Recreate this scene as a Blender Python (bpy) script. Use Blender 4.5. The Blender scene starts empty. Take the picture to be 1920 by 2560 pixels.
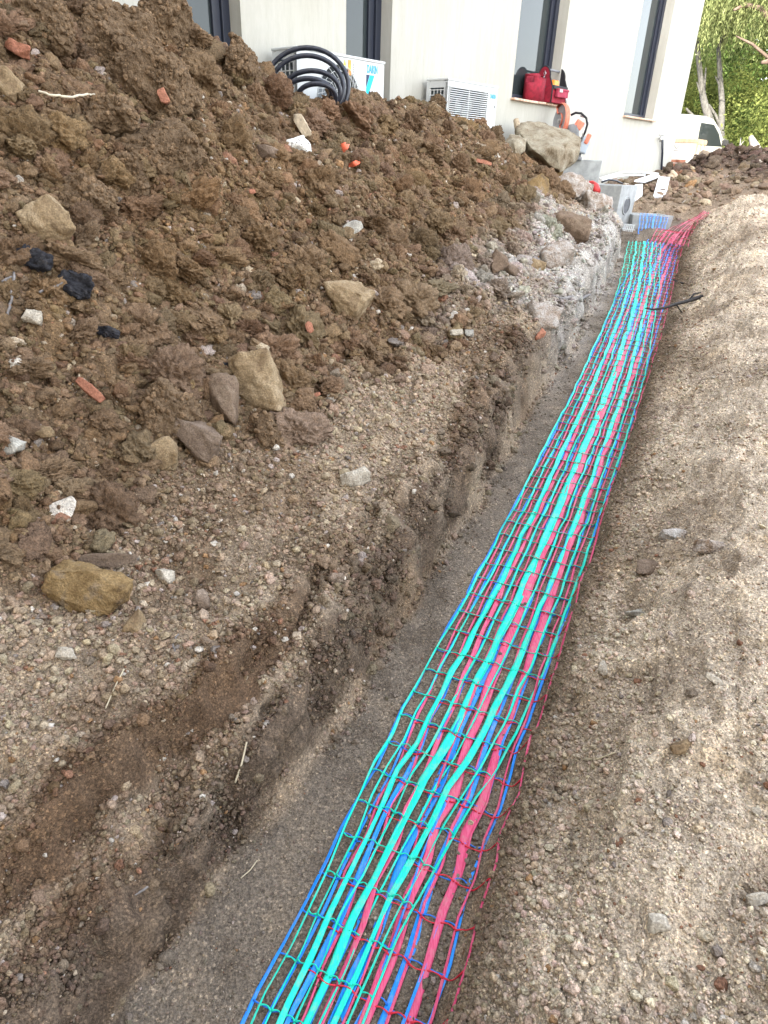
import bpy, bmesh, math, random
import numpy as np
from mathutils import Vector, Matrix, Euler
random.seed(7); rng = np.random.default_rng(11)
scene = bpy.context.scene
COL = scene.collection

# ------------------------------------------------------------------ camera
FOC = 1650.0; TH = math.radians(28.2); RO = math.radians(2.05)
CF = np.array([0, math.cos(TH), -math.sin(TH)])
_R0 = np.array([1., 0, 0]); _U0 = np.array([0, math.sin(TH), math.cos(TH)])
CR = math.cos(RO)*_R0 + math.sin(RO)*_U0
CU = -math.sin(RO)*_R0 + math.cos(RO)*_U0
CC = np.array([0, 0, 1.9])
def ray(px, py): return CF + CR*((px-960)/FOC) - CU*((py-1280)/FOC)
def at(px, py, d): return CC + ray(px, py)*d            # photo pixel + distance along the view axis -> world point
def hit_plane(px, py, P, n):
    k = ray(px, py); return CC + k*(((P-CC)@n)/(k@n))
def project(P):
    v = P-CC; d = v@CF
    return 960+FOC*(v@CR)/d, 1280-FOC*(v@CU)/d, d
cam_d = bpy.data.cameras.new('camera'); cam = bpy.data.objects.new('camera', cam_d); COL.objects.link(cam)
cam_d.sensor_fit = 'VERTICAL'; cam_d.sensor_height = 24; cam_d.lens = 24*FOC/2560
cam_d.clip_start = .05; cam_d.clip_end = 2000
cam.matrix_world = Matrix(((CR[0], CU[0], -CF[0], CC[0]), (CR[1], CU[1], -CF[1], CC[1]), (CR[2], CU[2], -CF[2], CC[2]), (0, 0, 0, 1)))
scene.camera = cam

# ------------------------------------------------------------------ world, sun
SUN_DIR = Vector((-.35, -.94, 0)).normalized(); SUN_EL = math.radians(26)
w = bpy.data.worlds.new('World'); scene.world = w; w.use_nodes = True
nt = w.node_tree; bg = nt.nodes['Background']
sky = nt.nodes.new('ShaderNodeTexSky'); sky.sky_type = 'NISHITA'; sky.sun_disc = False
sky.sun_elevation = SUN_EL; sky.sun_rotation = math.atan2(SUN_DIR.x, SUN_DIR.y)
sky.dust_density = 1.6; sky.air_density = 1.0; sky.ozone_density = .6
hs = nt.nodes.new('ShaderNodeHueSaturation'); hs.inputs['Saturation'].default_value = .34
nt.links.new(sky.outputs[0], hs.inputs['Color']); nt.links.new(hs.outputs[0], bg.inputs['Color'])
bg.inputs['Strength'].default_value = .15
sd = bpy.data.lights.new('sun', 'SUN'); sd.energy = 2.4; sd.angle = math.radians(.53); sd.color = (1, .95, .86)
so = bpy.data.objects.new('sun', sd); COL.objects.link(so)
to_sun = Vector((SUN_DIR.x*math.cos(SUN_EL), SUN_DIR.y*math.cos(SUN_EL), math.sin(SUN_EL)))
so.rotation_euler = to_sun.to_track_quat('Z', 'Y').to_euler(); so.location = (-20, -30, 30)
scene.view_settings.view_transform = 'Standard'; scene.view_settings.look = 'None'
scene.view_settings.exposure = EXPOSURE = 3.1
scene.view_settings.gamma = 1
scene.render.engine = 'CYCLES'
try:
    scene.cycles.use_denoising = True; scene.cycles.max_bounces = 6; scene.cycles.diffuse_bounces = 2
    scene.cycles.transparent_max_bounces = 8
except Exception: pass

# ------------------------------------------------------------------ tags and builders
def tag(o, label=None, cat=None, group=None, kind=None):
    if label: o['label'] = label
    if cat: o['category'] = cat
    if group: o['group'] = group
    if kind: o['kind'] = kind
    return o
def link_mesh(name, verts, faces, mats=None, parent=None, smooth=False, mat_idx=None):
    me = bpy.data.meshes.new(name)
    me.from_pydata([tuple(v) for v in verts], [], faces)
    return fin(name, me, mats, parent, smooth, mat_idx)
def fin(name, me, mats, parent=None, smooth=False, mat_idx=None):
    if mats is not None:
        for m in (mats if isinstance(mats, (list, tuple)) else [mats]): me.materials.append(m)
    if mat_idx is not None: me.polygons.foreach_set('material_index', np.asarray(mat_idx, dtype=np.int32))
    if smooth: me.polygons.foreach_set('use_smooth', np.ones(len(me.polygons), dtype=bool))
    me.update()
    o = bpy.data.objects.new(name, me); COL.objects.link(o)
    if parent is not None: o.parent = parent
    return o
def empty(name, loc, rz=0):
    o = bpy.data.objects.new(name, None); COL.objects.link(o); o.location = loc; o.rotation_euler = (0, 0, rz)
    o.empty_display_size = .1
    return o
class MB:
    """collects simple solids; build() links them as one mesh object"""
    def __init__(s): s.v = []; s.f = []; s.mi = []; s.m = 0
    def add(s, vs, fs):
        b = len(s.v); s.v += [tuple(v) for v in vs]; s.f += [tuple(i+b for i in f) for f in fs]; s.mi += [s.m]*len(fs)
        return s
    def box(s, c, d, rot=None, taper=1.0):
        vs = []
        for z in (-1, 1):
            k = taper if z > 0 else 1
            for x, y in ((-1, -1), (1, -1), (1, 1), (-1, 1)): vs.append(Vector((x*d[0]/2*k, y*d[1]/2*k, z*d[2]/2)))
        if rot is not None: vs = [rot @ v for v in vs]
        vs = [v+Vector(c) for v in vs]
        return s.add(vs, [(3, 2, 1, 0), (4, 5, 6, 7), (0, 1, 5, 4), (1, 2, 6, 5), (2, 3, 7, 6), (3, 0, 4, 7)])
    def prism(s, pts, y0, y1, axis='y'):
        n = len(pts)
        mk = {'y': lambda p, y: (p[0], y, p[1]), 'x': lambda p, y: (y, p[0], p[1]), 'z': lambda p, y: (p[0], p[1], y)}[axis]
        vs = [mk(p, y0) for p in pts]+[mk(p, y1) for p in pts]
        fs = [tuple(range(n)), tuple(range(2*n-1, n-1, -1))]+[(i, i+n, (i+1) % n+n, (i+1) % n) for i in range(n)]
        return s.add(vs, fs)
    def tube(s, pts, r, n=8, cap=True):
        pts = [Vector(p) for p in pts]; m = len(pts)
        rs = r if isinstance(r, (list, tuple)) else [r]*m
        up = Vector((0.31, .17, .93)).normalized(); vs = []; fs = []; prev = None
        for i, p in enumerate(pts):
            t = (pts[min(i+1, m-1)]-pts[max(i-1, 0)]).normalized()
            if prev is None:
                a = t.cross(up); a = a.normalized() if a.length > 1e-4 else t.orthogonal().normalized()
            else:
                a = (prev-t*prev.dot(t)).normalized()
            prev = a; b = t.cross(a)
            for k in range(n):
                g = 2*math.pi*k/n; vs.append(p+(a*math.cos(g)+b*math.sin(g))*rs[i])
        for i in range(m-1):
            for k in range(n): fs.append((i*n+k, i*n+(k+1) % n, (i+1)*n+(k+1) % n, (i+1)*n+k))
        if cap: fs += [tuple(range(n-1, -1, -1)), tuple((m-1)*n+k for k in range(n))]
        return s.add(vs, fs)
    def lathe(s, prof, c, axis=Vector((0, 0, 1)), n=24):
        axis = Vector(axis).normalized(); a = axis.orthogonal().normalized(); b = axis.cross(a); c = Vector(c); vs = []; fs = []
        for r, h in prof:
            for k in range(n):
                g = 2*math.pi*k/n; vs.append(c+axis*h+(a*math.cos(g)+b*math.sin(g))*r)
        m = len(prof)
        for i in range(m-1):
            for k in range(n): fs.append((i*n+k, i*n+(k+1) % n, (i+1)*n+(k+1) % n, (i+1)*n+k))
        fs += [tuple(range(n-1, -1, -1)), tuple((m-1)*n+k for k in range(n))]
        return s.add(vs, fs)
    def build(s, name, mats, parent=None, bevel=0, smooth=False, seg=2):
        o = link_mesh(name, s.v, s.f, mats, parent, smooth, s.mi)
        bm = bmesh.new(); bm.from_mesh(o.data); bmesh.ops.recalc_face_normals(bm, faces=bm.faces); bm.to_mesh(o.data); bm.free()
        if bevel:
            md = o.modifiers.new('bevel', 'BEVEL'); md.width = bevel; md.segments = seg; md.limit_method = 'ANGLE'; md.angle_limit = math.radians(40)
        return o

# ------------------------------------------------------------------ noise (numpy)
def _hash(ix, iy, iz, seed):
    h = (ix.astype(np.int64)*374761393 + iy.astype(np.int64)*668265263 + iz.astype(np.int64)*2147483647 + seed*974634763) & 0x7fffffff
    h = (h ^ (h >> 13))*1274126177 & 0x7fffffff
    h = (h ^ (h >> 15))*668265263 & 0x7fffffff
    return ((h ^ (h >> 14)) & 0xffffff)/float(0xffffff)
def vnoise(x, y, z, seed=0):
    """smooth value noise in [-1,1]"""
    x, y, z = np.broadcast_arrays(np.asarray(x, float), np.asarray(y, float), np.asarray(z, float))
    ix, iy, iz = np.floor(x), np.floor(y), np.floor(z); fx, fy, fz = x-ix, y-iy, z-iz
    u, v, q = (k*k*k*(k*(k*6-15)+10) for k in (fx, fy, fz))
    r = 0
    for dx in (0, 1):
        for dy in (0, 1):
            for dz in (0, 1):
                r = r + _hash(ix+dx, iy+dy, iz+dz, seed)*(u if dx else 1-u)*(v if dy else 1-v)*(q if dz else 1-q)
    return r*2-1
def vnoise2(x, y, seed=0):
    ix, iy = np.floor(x), np.floor(y); fx, fy = x-ix, y-iy; z = np.zeros_like(ix)
    u, v = (k*k*k*(k*(k*6-15)+10) for k in (fx, fy)); r = 0
    for dx in (0, 1):
        for dy in (0, 1): r = r + _hash(ix+dx, iy+dy, z, seed)*(u if dx else 1-u)*(v if dy else 1-v)
    return r*2-1
def fbm2(x, y, seed=0, oct=3, gain=.5):
    r = 0; a = 1
    for i in range(oct):
        r = r + a*vnoise2(x*2**i*1.03+i*13.7, y*2**i+i*7.1, seed+i); a *= gain
    return r
def worley2(x, y, seed=0):
    """distance to nearest and 2nd nearest jittered point, and id value of nearest"""
    ix, iy = np.floor(x), np.floor(y); z = np.zeros_like(ix)
    d1 = np.full(x.shape, 9.); d2 = np.full(x.shape, 9.); idv = np.zeros(x.shape)
    for dx in (-1, 0, 1):
        for dy in (-1, 0, 1):
            cx, cy = ix+dx, iy+dy
            px = cx+_hash(cx, cy, z, seed); py = cy+_hash(cx, cy, z, seed+1); v = _hash(cx, cy, z, seed+2)
            d = np.hypot(px-x, py-y)
            m = d < d1
            d2 = np.where(m, d1, np.minimum(d2, d)); idv = np.where(m, v, idv); d1 = np.where(m, d, d1)
    return d1, d2, idv
def sst(a, b, x):
    k = np.clip((x-a)/(b-a), 0, 1); return k*k*(3-2*k)
def smin(a, b, k):
    h = np.clip(.5+.5*(b-a)/k, 0, 1); return b*(1-h)+a*h-k*h*(1-h)

# ------------------------------------------------------------------ trench frame: t along it, s across (right), h above its sloping floor
P0 = np.array([0.5912152, 2.5502825, -0.11744423]); TD = np.array([0.36845482, 0.92964566, 0.]); LD = np.array([TD[1], -TD[0], 0.]); SL = 0.12188487
FN = np.array([-SL*TD[0], -SL*TD[1], 1.]); FN /= np.linalg.norm(FN)
def floor_z(t): return P0[2]+SL*t
def to_xy(t, s): return P0[0]+TD[0]*t+LD[0]*s, P0[1]+TD[1]*t+LD[1]*s
def to_ts(x, y): return (x-P0[0])*TD[0]+(y-P0[1])*TD[1], (x-P0[0])*LD[0]+(y-P0[1])*LD[1]
HC = at(1671, 436, 14.6)                                      # foot of the house corner
WD = np.array([.65080392, .75924585, 0]); WN = np.array([WD[1], -WD[0], 0])   # along the wall, out of the wall
# ------------------------------------------------------------------ terrain
def ip(t, pts):
    return np.interp(t, [p[0] for p in pts], [p[1] for p in pts])
SA = [(-2.6, -.70), (-1.86, -.67), (-1.4, -.58), (-.7, -.51), (0, -.50), (1.3, -.41), (2.5, -.44), (3.8, -.33), (6.5, -.29), (7.6, -.30), (8.2, -.5), (8.7, -1.3), (9, -1.5), (20, -1.5)]
SC = [(-2.6, -1.85), (-1.3, -1.75), (-.76, -1.80), (-.3, -1.70), (.34, -1.46), (1.2, -1.17), (2.5, -.92), (4.2, -.86), (7.7, -.95), (9, -1.4), (12, -1.6)]
SD = [(-2.6, .20), (-1.5, .22), (-.7, .235), (.6, .28), (2.3, .34), (3.7, .385), (5.2, .43), (8, .46), (9, .52), (14, .55)]
HL = [(-2.6, .42), (-1, .42), (0, .40), (2.5, .42), (5, .52), (7.2, .56), (12, .5)]
RS = [(-3, -4.3), (-1, -4.2), (1, -3.95), (2.8, -3.72), (3.3, -3.5), (3.85, -3.06), (5.3, -2.98), (7.06, -2.8), (8.5, -2.30), (9.4, -2.05), (12, -1.9)]
RH = [(-3, 2.1), (-1, 2.4), (1, 2.55), (2.6, 2.44), (3.2, 2.20), (3.7, 1.84), (5.3, 1.82), (7.06, 1.62), (8.5, 1.16), (9.0, .98), (9.6, .6), (10.4, .1), (12, -.2)]
FARB = [(at(1706, 430, 14.0), .10, .5), (at(1790, 400, 14.6), .34, .7), (at(1850, 395, 15.2), .42, .8), (at(1935, 405, 14.0), .45, .9), (at(1990, 440, 12.5), .3, .9), (at(1640, 440, 14.6), .12, .5)]
RW = [(-2.6, .40), (-1.2, .45), (0, .55), (1.5, .62), (4, .66), (9, .55)]
PITS = [(.02, .56, .10, .13), (.16, .52, .06, .08), (-1.72, -.72, .09, .12), (-1.0, -.70, .07, .07), (2.0, -.60, .12, .12), (2.9, -.55, .14, .12), (.6, -.62, .08, .08), (4.4, .72, .12, .10), (3.1, -.9, .10, .07), (2.2, .62, .10, .06), (-.8, .42, .07, .05)]
def wob(t, seed, a, f=1.0): return a*fbm2(t*f*1.7, t*0+seed*3.3, seed, 3)
def yard_z(x, y):
    return 1.70+.03*np.clip(y-18, 0, 60)+.05*vnoise2(x*.4, y*.4, 5)
def H0(t, s):
    """large shapes of the ground, as height above the trench floor plane"""
    x, y = to_xy(t, s)
    near = 1-sst(-.9, .4, t)
    sA = ip(t, SA)+wob(t, 21, .035, 1.6); sD = ip(t, SD)+wob(t, 22, .03, 1.6)
    hl = ip(t, HL)
    dl = sA-s
    # left wall: near the camera a foot of loose sand and a step above it, farther off one steep cut
    bench = .20+.07*vnoise2(t*1.3, t*0, 31)
    wn = .50*hl*sst(0, .11, dl)+.14*hl*sst(.10, .14+bench+.06, dl)+.36*hl*sst(.10+bench+wob(t, 24, .05, 2.5), (.155+bench)+wob(t, 24, .05, 2.5), dl)
    wf = hl*(.78*sst(0, .075, dl)+.22*sst(.06, .22, dl))
    left = near*wn+(1-near)*wf
    left = left+.10*np.maximum(0, dl-.28)
    sC = ip(t, SC)+wob(t, 25, .10, .8); hC = hl+.12*np.maximum(0, sA-sC)
    rS, rH = ip(t, RS), ip(t, RH)
    m = (rH-hC)/np.maximum(.3, sC-rS)
    u = (sC-s)
    front = hC+m*(u+.10*np.sin(np.clip(u/(np.maximum(.3, sC-rS)), 0, 1)*2*np.pi)*0)
    soft = .12*np.log1p(np.exp(np.clip(u/.12, -30, 30)))*m
    heap_f = left*0+soft
    back = rH+.25-1.15*np.maximum(rS-s, 0)
    heap = np.minimum(np.maximum(rH+.3, 0), left+heap_f)
    hill = smin(left+heap_f, rH-.85*(rS-s), .25)
    yz = yard_z(x, y)-floor_z(t)
    hill = np.where(s < sC, np.maximum(hill, np.minimum(left, yz+.3)), left+heap_f)
    hill = np.where(s < rS, np.maximum(hill, np.minimum(yz, 3)), hill)
    # right bank
    dr = s-sD; rw = ip(t, RW)
    rt = .09*sst(.0, .07, dr)+.37*smin(dr/rw, 1+0*dr, .25)*(dr > 0)+.10*np.maximum(dr-rw, 0)
    rt = np.maximum(rt, 0)
    rt = rt*(1+.35*near*sst(0, .3, dr)*0)+.02*sst(0, .1, dr)
    rt = rt*(.86+.3*sst(-1.5, .5, t))
    h = np.where(s < .5*(sA+sD), hill, rt)
    # end of the trench: a cross trench goes right, the ground beyond rises to the yard
    wv = .12*vnoise2(s*1.3, t*0, 41)
    end_r = sst(9.15+.25*np.clip(s-1, 0, 3)+wv, 9.75+.25*np.clip(s-1, 0, 3)+wv, t)
    h = np.where(s > .5*(sA+sD), h*(1-end_r*sst(5.5, 4.0, s)*1.0), h)
    far = sst(10.15+.30*np.clip(s-.4, 0, 6)+wv, 10.75+.42*np.clip(s-.4, 0, 6)+wv, t)
    gentle = .30*sst(10.15+wv, 10.6+wv, t)+.70*np.clip((t-10.25-wv)/3.0, 0, 1)
    gm = sst(1.7, .7, s); far = far*(1-gm)+gentle*gm
    yz2 = yz
    for c, a, r in FARB: yz2 = yz2+a*np.exp(-((x-c[0])**2+(y-c[1])**2)/r**2)
    yz2 = yz2-.25*np.exp(-((t-11.2)/.5)**2)*sst(-.6, .3, s)*0
    h = h*(1-far)+yz2*far
    h = np.where(t > 10.2, np.where(s < -1.5, np.maximum(hill*sst(11.5, 10, t), yz), h), h)
    # loose sand shovelled over the end of the green mesh
    h = h+.13*np.exp(-((t-8.85)/.36)**2-((s-.02)/.40)**2)
    # off to the sides and behind the camera everything levels out
    r = np.hypot(x-2, y-7)
    lev = sst(14, 24, r)
    return h*(1-lev)+yz*lev
def zones(t, s):
    """0..1 masks: heap, floor, right bank, pale dust, dark far clods"""
    sA = ip(t, SA)+wob(t, 21, .035, 1.6); sD = ip(t, SD); sC = ip(t, SC)+wob(t, 25, .10, .8)
    nz = .18*fbm2(t*1.7, s*1.7, 51, 3)
    heap = sst(-.12, .12, sC-s+nz)*sst(10.4, 9.6, t)
    floor = sst(-.02, .06, s-sA)*sst(.03, -.05, s-sD)*sst(10.5, 10.1, t)
    right = sst(.03, .22, s-sD+nz*.4)*sst(9.9, 9.3, t-.25*np.clip(s-1, 0, 3))
    dust = sst(2.2, 4.6, t+nz*3)*sst(9.2, 8.4, t)*sst(.2, -.15, s-sA)*sst(-1.35, -.75, s+nz*1.6)
    x, y = to_xy(t, s)
    dark = 0
    for c, a, r in FARB: dark = np.maximum(dark, np.exp(-((x-c[0])**2+(y-c[1])**2)/(r*1.1)**2))
    dark = np.clip(dark*2.2-.3+nz, 0, 1)*sst(10.6, 11.2, t)
    return heap, floor, right, dust, dark
def H(t, s, lod=3):
    h = H0(t, s); heap, floor, right, dust, dark = zones(t, s)
    rough = np.clip(heap*1.0+dark*.8+.30*(1-floor)*(s < .2)+.07*(1-floor)+.20*right, .03, 1)
    rough = rough*sst(30, 14, np.hypot(t-4, s))
    n = .075*fbm2(t*1.9, s*1.9, 61, 2)*heap
    b1 = 1-np.abs(vnoise2(t*4.7+3, s*4.7, 62)); b2 = 1-np.abs(vnoise2(t*10.3+1.7*b1, s*10.3, 63))
    n = n+rough*(.085*(b1-.6)+.050*(b2-.6))
    if lod > 1:
        d1, d2, v = worley2(t*7.5+.6*vnoise2(t*9, s*9, 64), s*7.5+.6*vnoise2(t*9, s*9, 65), 66)
        n = n+rough*heap*.055*(np.sqrt(np.clip(1-d1*d1*1.3, 0, 1))*(.4+1.2*v)-.5)
        d1, d2, v = worley2(t*19+.4*b2, s*19, 69)
        n = n+rough*.028*(np.sqrt(np.clip(1-d1*d1*1.4, 0, 1))*(.3+v)-.45)
    if lod > 2:
        b3 = 1-np.abs(vnoise2(t*24, s*24, 70)); b4 = vnoise2(t*55, s*55, 71)
        n = n+(.010*rough+.004)*(b3-.5)*(1-.55*floor)+(.005*rough+.0016)*b4
    # eroded face of the cut: ribs and holes
    wall = sst(-.02, .05, ip(t, SA)-s)*sst(.55, .15, ip(t, SA)-s)*(1-heap)
    w1, w2, wv_ = worley2(t*5.5+.5*vnoise2(t*7, s*7, 77), s*5.5, 78)
    n = n+wall*(.045*fbm2(t*4.3, s*6, 72, 3)+.03*(vnoise2(t*9, s*9, 73))+.05*(np.sqrt(np.clip(1-w1*w1*1.3, 0, 1))*(.4+wv_)-.5))
    lv = fbm2(t*2.8+.8*s, s*3.2-.5*t, 89, 4); led = .022*sst(-.06, .03, lv)+.018*sst(.29, .37, lv)+.014*sst(-.44, -.36, lv)
    k1 = 1-np.abs(vnoise2(t*3.3+2*lv, s*5+5, 85)); n = n+right*(.03*fbm2(t*2.6, s*2.6, 74, 3)-.045*sst(.25, .4, fbm2(t*2.2+9, s*4, 87, 4))*sst(.9, .4, s-ip(t, SD))+(led-.025)-.016*sst(.86, .97, k1))
    bank = (1-heap)*sst(.0, .15, ip(t, SA)-s)*sst(10, 9, t)
    bl = 1-np.abs(vnoise2(t*3.1+.5*b1, s*3.6, 75)); n = n+bank*(.05*(bl-.6)+.03*fbm2(t*1.4, s*1.4, 76, 2))
    for (pt, ps, pr, pd) in PITS: n = n-pd*np.exp(-(((t-pt)/pr)**2+((s-ps)/(pr*.7))**2)**2)
    return h+n
def ground_z(x, y):
    t, s = to_ts(np.asarray(x, float), np.asarray(y, float)); return H(t, s)+floor_z(t)
def hit_ground(px, py, d0=1.2, d1=26, n=900):
    """first point of the terrain seen at a photo pixel"""
    d = d0*(d1/d0)**np.linspace(0, 1, n); P = CC+np.outer(d, ray(px, py))
    g = P[:, 2]-ground_z(P[:, 0], P[:, 1]); i = int(np.argmax(g < 0))
    if g[i] >= 0: return P[-1]
    a = g[i-1]/(g[i-1]-g[i]+1e-9); return P[i-1]+(P[i]-P[i-1])*a

def steps(lo, hi, f):
    o = [lo]
    while o[-1] < hi: o.append(o[-1]+f(o[-1]))
    return np.array(o)
tg = steps(-2.5, 12.5, lambda t: max(.0055, .0030*(t+3.2)))
tg = np.concatenate([-2.5-np.cumsum(.02*1.25**np.arange(36))[::-1], tg, tg[-1]+np.cumsum(.05*1.16**np.arange(52))])
sg = steps(-.9, 1.15, lambda s: .0065)
sl_ = -.9-np.cumsum([.0075+.0035*min(k/250, 1.2) for k in range(330)]); sr_ = sg[-1]+np.cumsum([.008+.00012*k for k in range(190)])
sg = np.concatenate([sl_[::-1], sg, sr_])
sg = np.concatenate([sg[0]-np.cumsum(.02*1.16**np.arange(52))[::-1], sg, sg[-1]+np.cumsum(.03*1.16**np.arange(50))])
TT, SS = np.meshgrid(tg, sg, indexing='ij')
HH = H(TT, SS); X, Y = to_xy(TT, SS); Z = HH+floor_z(TT)
zr = sst(20, 34, np.hypot(X-2, Y-7)); Z = Z*(1-zr)+yard_z(X, Y)*zr
heapM, floorM, rightM, dustM, darkM = zones(TT, SS)
# push steep faces sideways so the cut is ragged, with small overhangs
wl = sst(-.03, .06, ip(TT, SA)-SS)*sst(.6, .2, ip(TT, SA)-SS)
side = (wl*.036+heapM*.03)*fbm2(TT*6, HH*9+SS*2, 81, 3)+(wl*.009+heapM*.012)*vnoise2(TT*22, HH*26, 82)
X = X+LD[0]*side; Y = Y+LD[1]*side
NT, NS = TT.shape
print('grid', NT, NS, NT*NS)

def soil_material(name):
    m = bpy.data.materials.new(name); m.use_nodes = True; n = m.node_tree.nodes; L = m.node_tree.links
    b = n['Principled BSDF']; b.inputs['Roughness'].default_value = .95; b.inputs['Specular IOR Level'].default_value = .15
    at_ = n.new('ShaderNodeAttribute'); at_.attribute_name = 'tint'
    geo = n.new('ShaderNodeNewGeometry')
    def noise(scale, detail=4, rough=.6):
        k = n.new('ShaderNodeTexNoise'); k.inputs['Scale'].default_value = scale; k.inputs['Detail'].default_value = detail; k.inputs['Roughness'].default_value = rough
        L.new(geo.outputs['Position'], k.inputs['Vector']); return k
    def ramp(src, pts):
        r = n.new('ShaderNodeValToRGB'); e = r.color_ramp.elements
        while len(e) < len(pts): e.new(.5)
        for el, (p, c) in zip(e, pts): el.position = p; el.color = (*c, 1)
        L.new(src, r.inputs['Fac']); return r.outputs['Color']
    def mix(a, bb, fac, mode='MULTIPLY'):
        x = n.new('ShaderNodeMix'); x.data_type = 'RGBA'; x.blend_type = mode
        if isinstance(fac, float): x.inputs[0].default_value = fac
        else: L.new(fac, x.inputs[0])
        L.new(a, x.inputs[6]); L.new(bb, x.inputs[7]); return x.outputs[2]
    c = mix(at_.outputs['Color'], ramp(noise(5, 6).outputs['Fac'], [(.3, (.60, .57, .54)), (.5, (1, 1, 1)), (.72, (1.32, 1.27, 1.18))]), 1.0)
    c = mix(c, ramp(noise(60, 3).outputs['Fac'], [(.3, (.7, .7, .7)), (.7, (1.3, 1.3, 1.28))]), .8)
    c = mix(c, ramp(noise(125, 3, .75).outputs['Fac'], [(.34, (.42, .42, .44)), (.5, (1, 1, 1)), (.66, (1.85, 1.82, 1.76))]), .75)
    # single pale grains
    vo = n.new('ShaderNodeTexVoronoi'); vo.inputs['Scale'].default_value = 120; L.new(geo.outputs['Position'], vo.inputs['Vector'])
    sp = ramp(vo.outputs['Color'], [(.80, (1, 1, 1)), (.84, (1.9, 1.85, 1.75))])
    c = mix(c, sp, .8)
    L.new(c, b.inputs['Base Color'])
    bp = n.new('ShaderNodeBump'); bp.inputs['Strength'].default_value = .8; bp.inputs['Distance'].default_value = .009
    L.new(noise(125, 4, .75).outputs['Fac'], bp.inputs['Height'])
    bp2 = n.new('ShaderNodeBump'); bp2.inputs['Strength'].default_value = .7; bp2.inputs['Distance'].default_value = .02
    L.new(noise(42, 4, .7).outputs['Fac'], bp2.inputs['Height']); L.new(bp2.outputs[0], bp.inputs['Normal'])
    def crumbs(scale, dist, strength, prev):
        v = n.new('ShaderNodeTexVoronoi'); v.feature = 'F1'; v.inputs['Scale'].default_value = scale; L.new(geo.outputs['Position'], v.inputs['Vector'])
        k = n.new('ShaderNodeBump'); k.invert = True; k.inputs['Distance'].default_value = dist; k.inputs['Strength'].default_value = strength; L.new(v.outputs['Distance'], k.inputs['Height'])
        if prev is not None: L.new(prev, k.inputs['Normal'])
        return k.outputs[0]
    q = crumbs(60, .012, .28, bp.outputs[0]); q = crumbs(150, .006, .45, q)
    L.new(q, b.inputs['Normal'])
    return m
M_SOIL = soil_material('soil')
# soil colours by kind of soil (albedo)
C_HEAP = np.array([.168, .114, .070]); C_BANK = np.array([.325, .254, .184]); C_FLOOR = np.array([.180, .148, .117])
C_RIGHT = np.array([.54, .450, .350]); C_DUST = np.array([.43, .405, .375]); C_DARK = np.array([.085, .060, .047]); C_BROWN = np.array([.135, .085, .05])
def soil_color(t, s):
    heap, floor, right, dust, dark = zones(t, s)
    c = np.zeros(t.shape+(3,))+C_BANK
    def over(m, col):
        nonlocal c
        c = c*(1-m[..., None])+m[..., None]*col
    over(.6*sst(.1, .7, fbm2(t*1.3, s*1.3, 91, 3)), C_BROWN)
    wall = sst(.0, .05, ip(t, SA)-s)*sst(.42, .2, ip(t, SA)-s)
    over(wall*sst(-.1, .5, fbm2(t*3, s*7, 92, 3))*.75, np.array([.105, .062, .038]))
    over(floor, C_FLOOR); over(heap, C_HEAP)
    over(heap*sst(.15, .7, fbm2(t*2.1, s*2.1, 93, 3))*.55, np.array([.165, .105, .055]))
    over(right, C_RIGHT)
    over(right*sst(.0, .7, fbm2(t*1.6, s*1.6, 94, 3))*.6, np.array([.25, .19, .135]))
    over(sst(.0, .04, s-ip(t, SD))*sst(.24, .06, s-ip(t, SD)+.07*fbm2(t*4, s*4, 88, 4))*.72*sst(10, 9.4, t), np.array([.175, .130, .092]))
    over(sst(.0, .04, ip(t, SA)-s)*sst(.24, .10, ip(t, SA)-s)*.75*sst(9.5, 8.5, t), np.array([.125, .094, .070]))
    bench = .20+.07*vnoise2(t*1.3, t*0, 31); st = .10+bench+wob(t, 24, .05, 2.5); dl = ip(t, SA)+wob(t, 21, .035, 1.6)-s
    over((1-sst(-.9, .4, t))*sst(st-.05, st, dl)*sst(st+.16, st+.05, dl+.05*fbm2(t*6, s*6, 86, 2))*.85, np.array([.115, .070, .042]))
    over(right*sst(.9, .4, s-ip(t, SD))*sst(.25, .4, fbm2(t*2.2+9, s*4, 87, 4))*.35, np.array([.24, .18, .125]))
    far = sst(10.1, 10.8, t)*(s > -1.4)
    over(far*.9, np.array([.20, .15, .108])); over(dark, C_DARK)
    over(np.clip(dust*(.78+.5*fbm2(t*4, s*4, 95, 3)), 0, 1), C_DUST)
    return c
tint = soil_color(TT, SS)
def grid_object(name, fmask):
    """the faces of the terrain grid chosen by fmask, as one mesh"""
    idx = np.arange(NT*NS).reshape(NT, NS)
    q = np.stack([idx[:-1, :-1], idx[1:, :-1], idx[1:, 1:], idx[:-1, 1:]], -1)[fmask]
    q = q[:, ::-1]
    used = np.unique(q); remap = np.full(NT*NS, -1); remap[used] = np.arange(len(used)); q = remap[q]
    V = np.stack([X, Y, Z], -1).reshape(-1, 3)[used]
    me = bpy.data.meshes.new(name)
    me.vertices.add(len(V)); me.vertices.foreach_set('co', V.ravel().astype(np.float32))
    me.loops.add(q.size); me.loops.foreach_set('vertex_index', q.ravel().astype(np.int32))
    me.polygons.add(len(q)); me.polygons.foreach_set('loop_start', np.arange(0, q.size, 4, dtype=np.int32))
    me.update(calc_edges=True)
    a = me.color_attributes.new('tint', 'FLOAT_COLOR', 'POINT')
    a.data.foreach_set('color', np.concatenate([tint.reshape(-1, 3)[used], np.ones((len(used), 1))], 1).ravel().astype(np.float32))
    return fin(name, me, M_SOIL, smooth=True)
hc = .25*(heapM[:-1, :-1]+heapM[1:, 1:]+heapM[1:, :-1]+heapM[:-1, 1:])
dc = .25*(darkM[:-1, :-1]+darkM[1:, 1:]+darkM[1:, :-1]+darkM[:-1, 1:])
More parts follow.
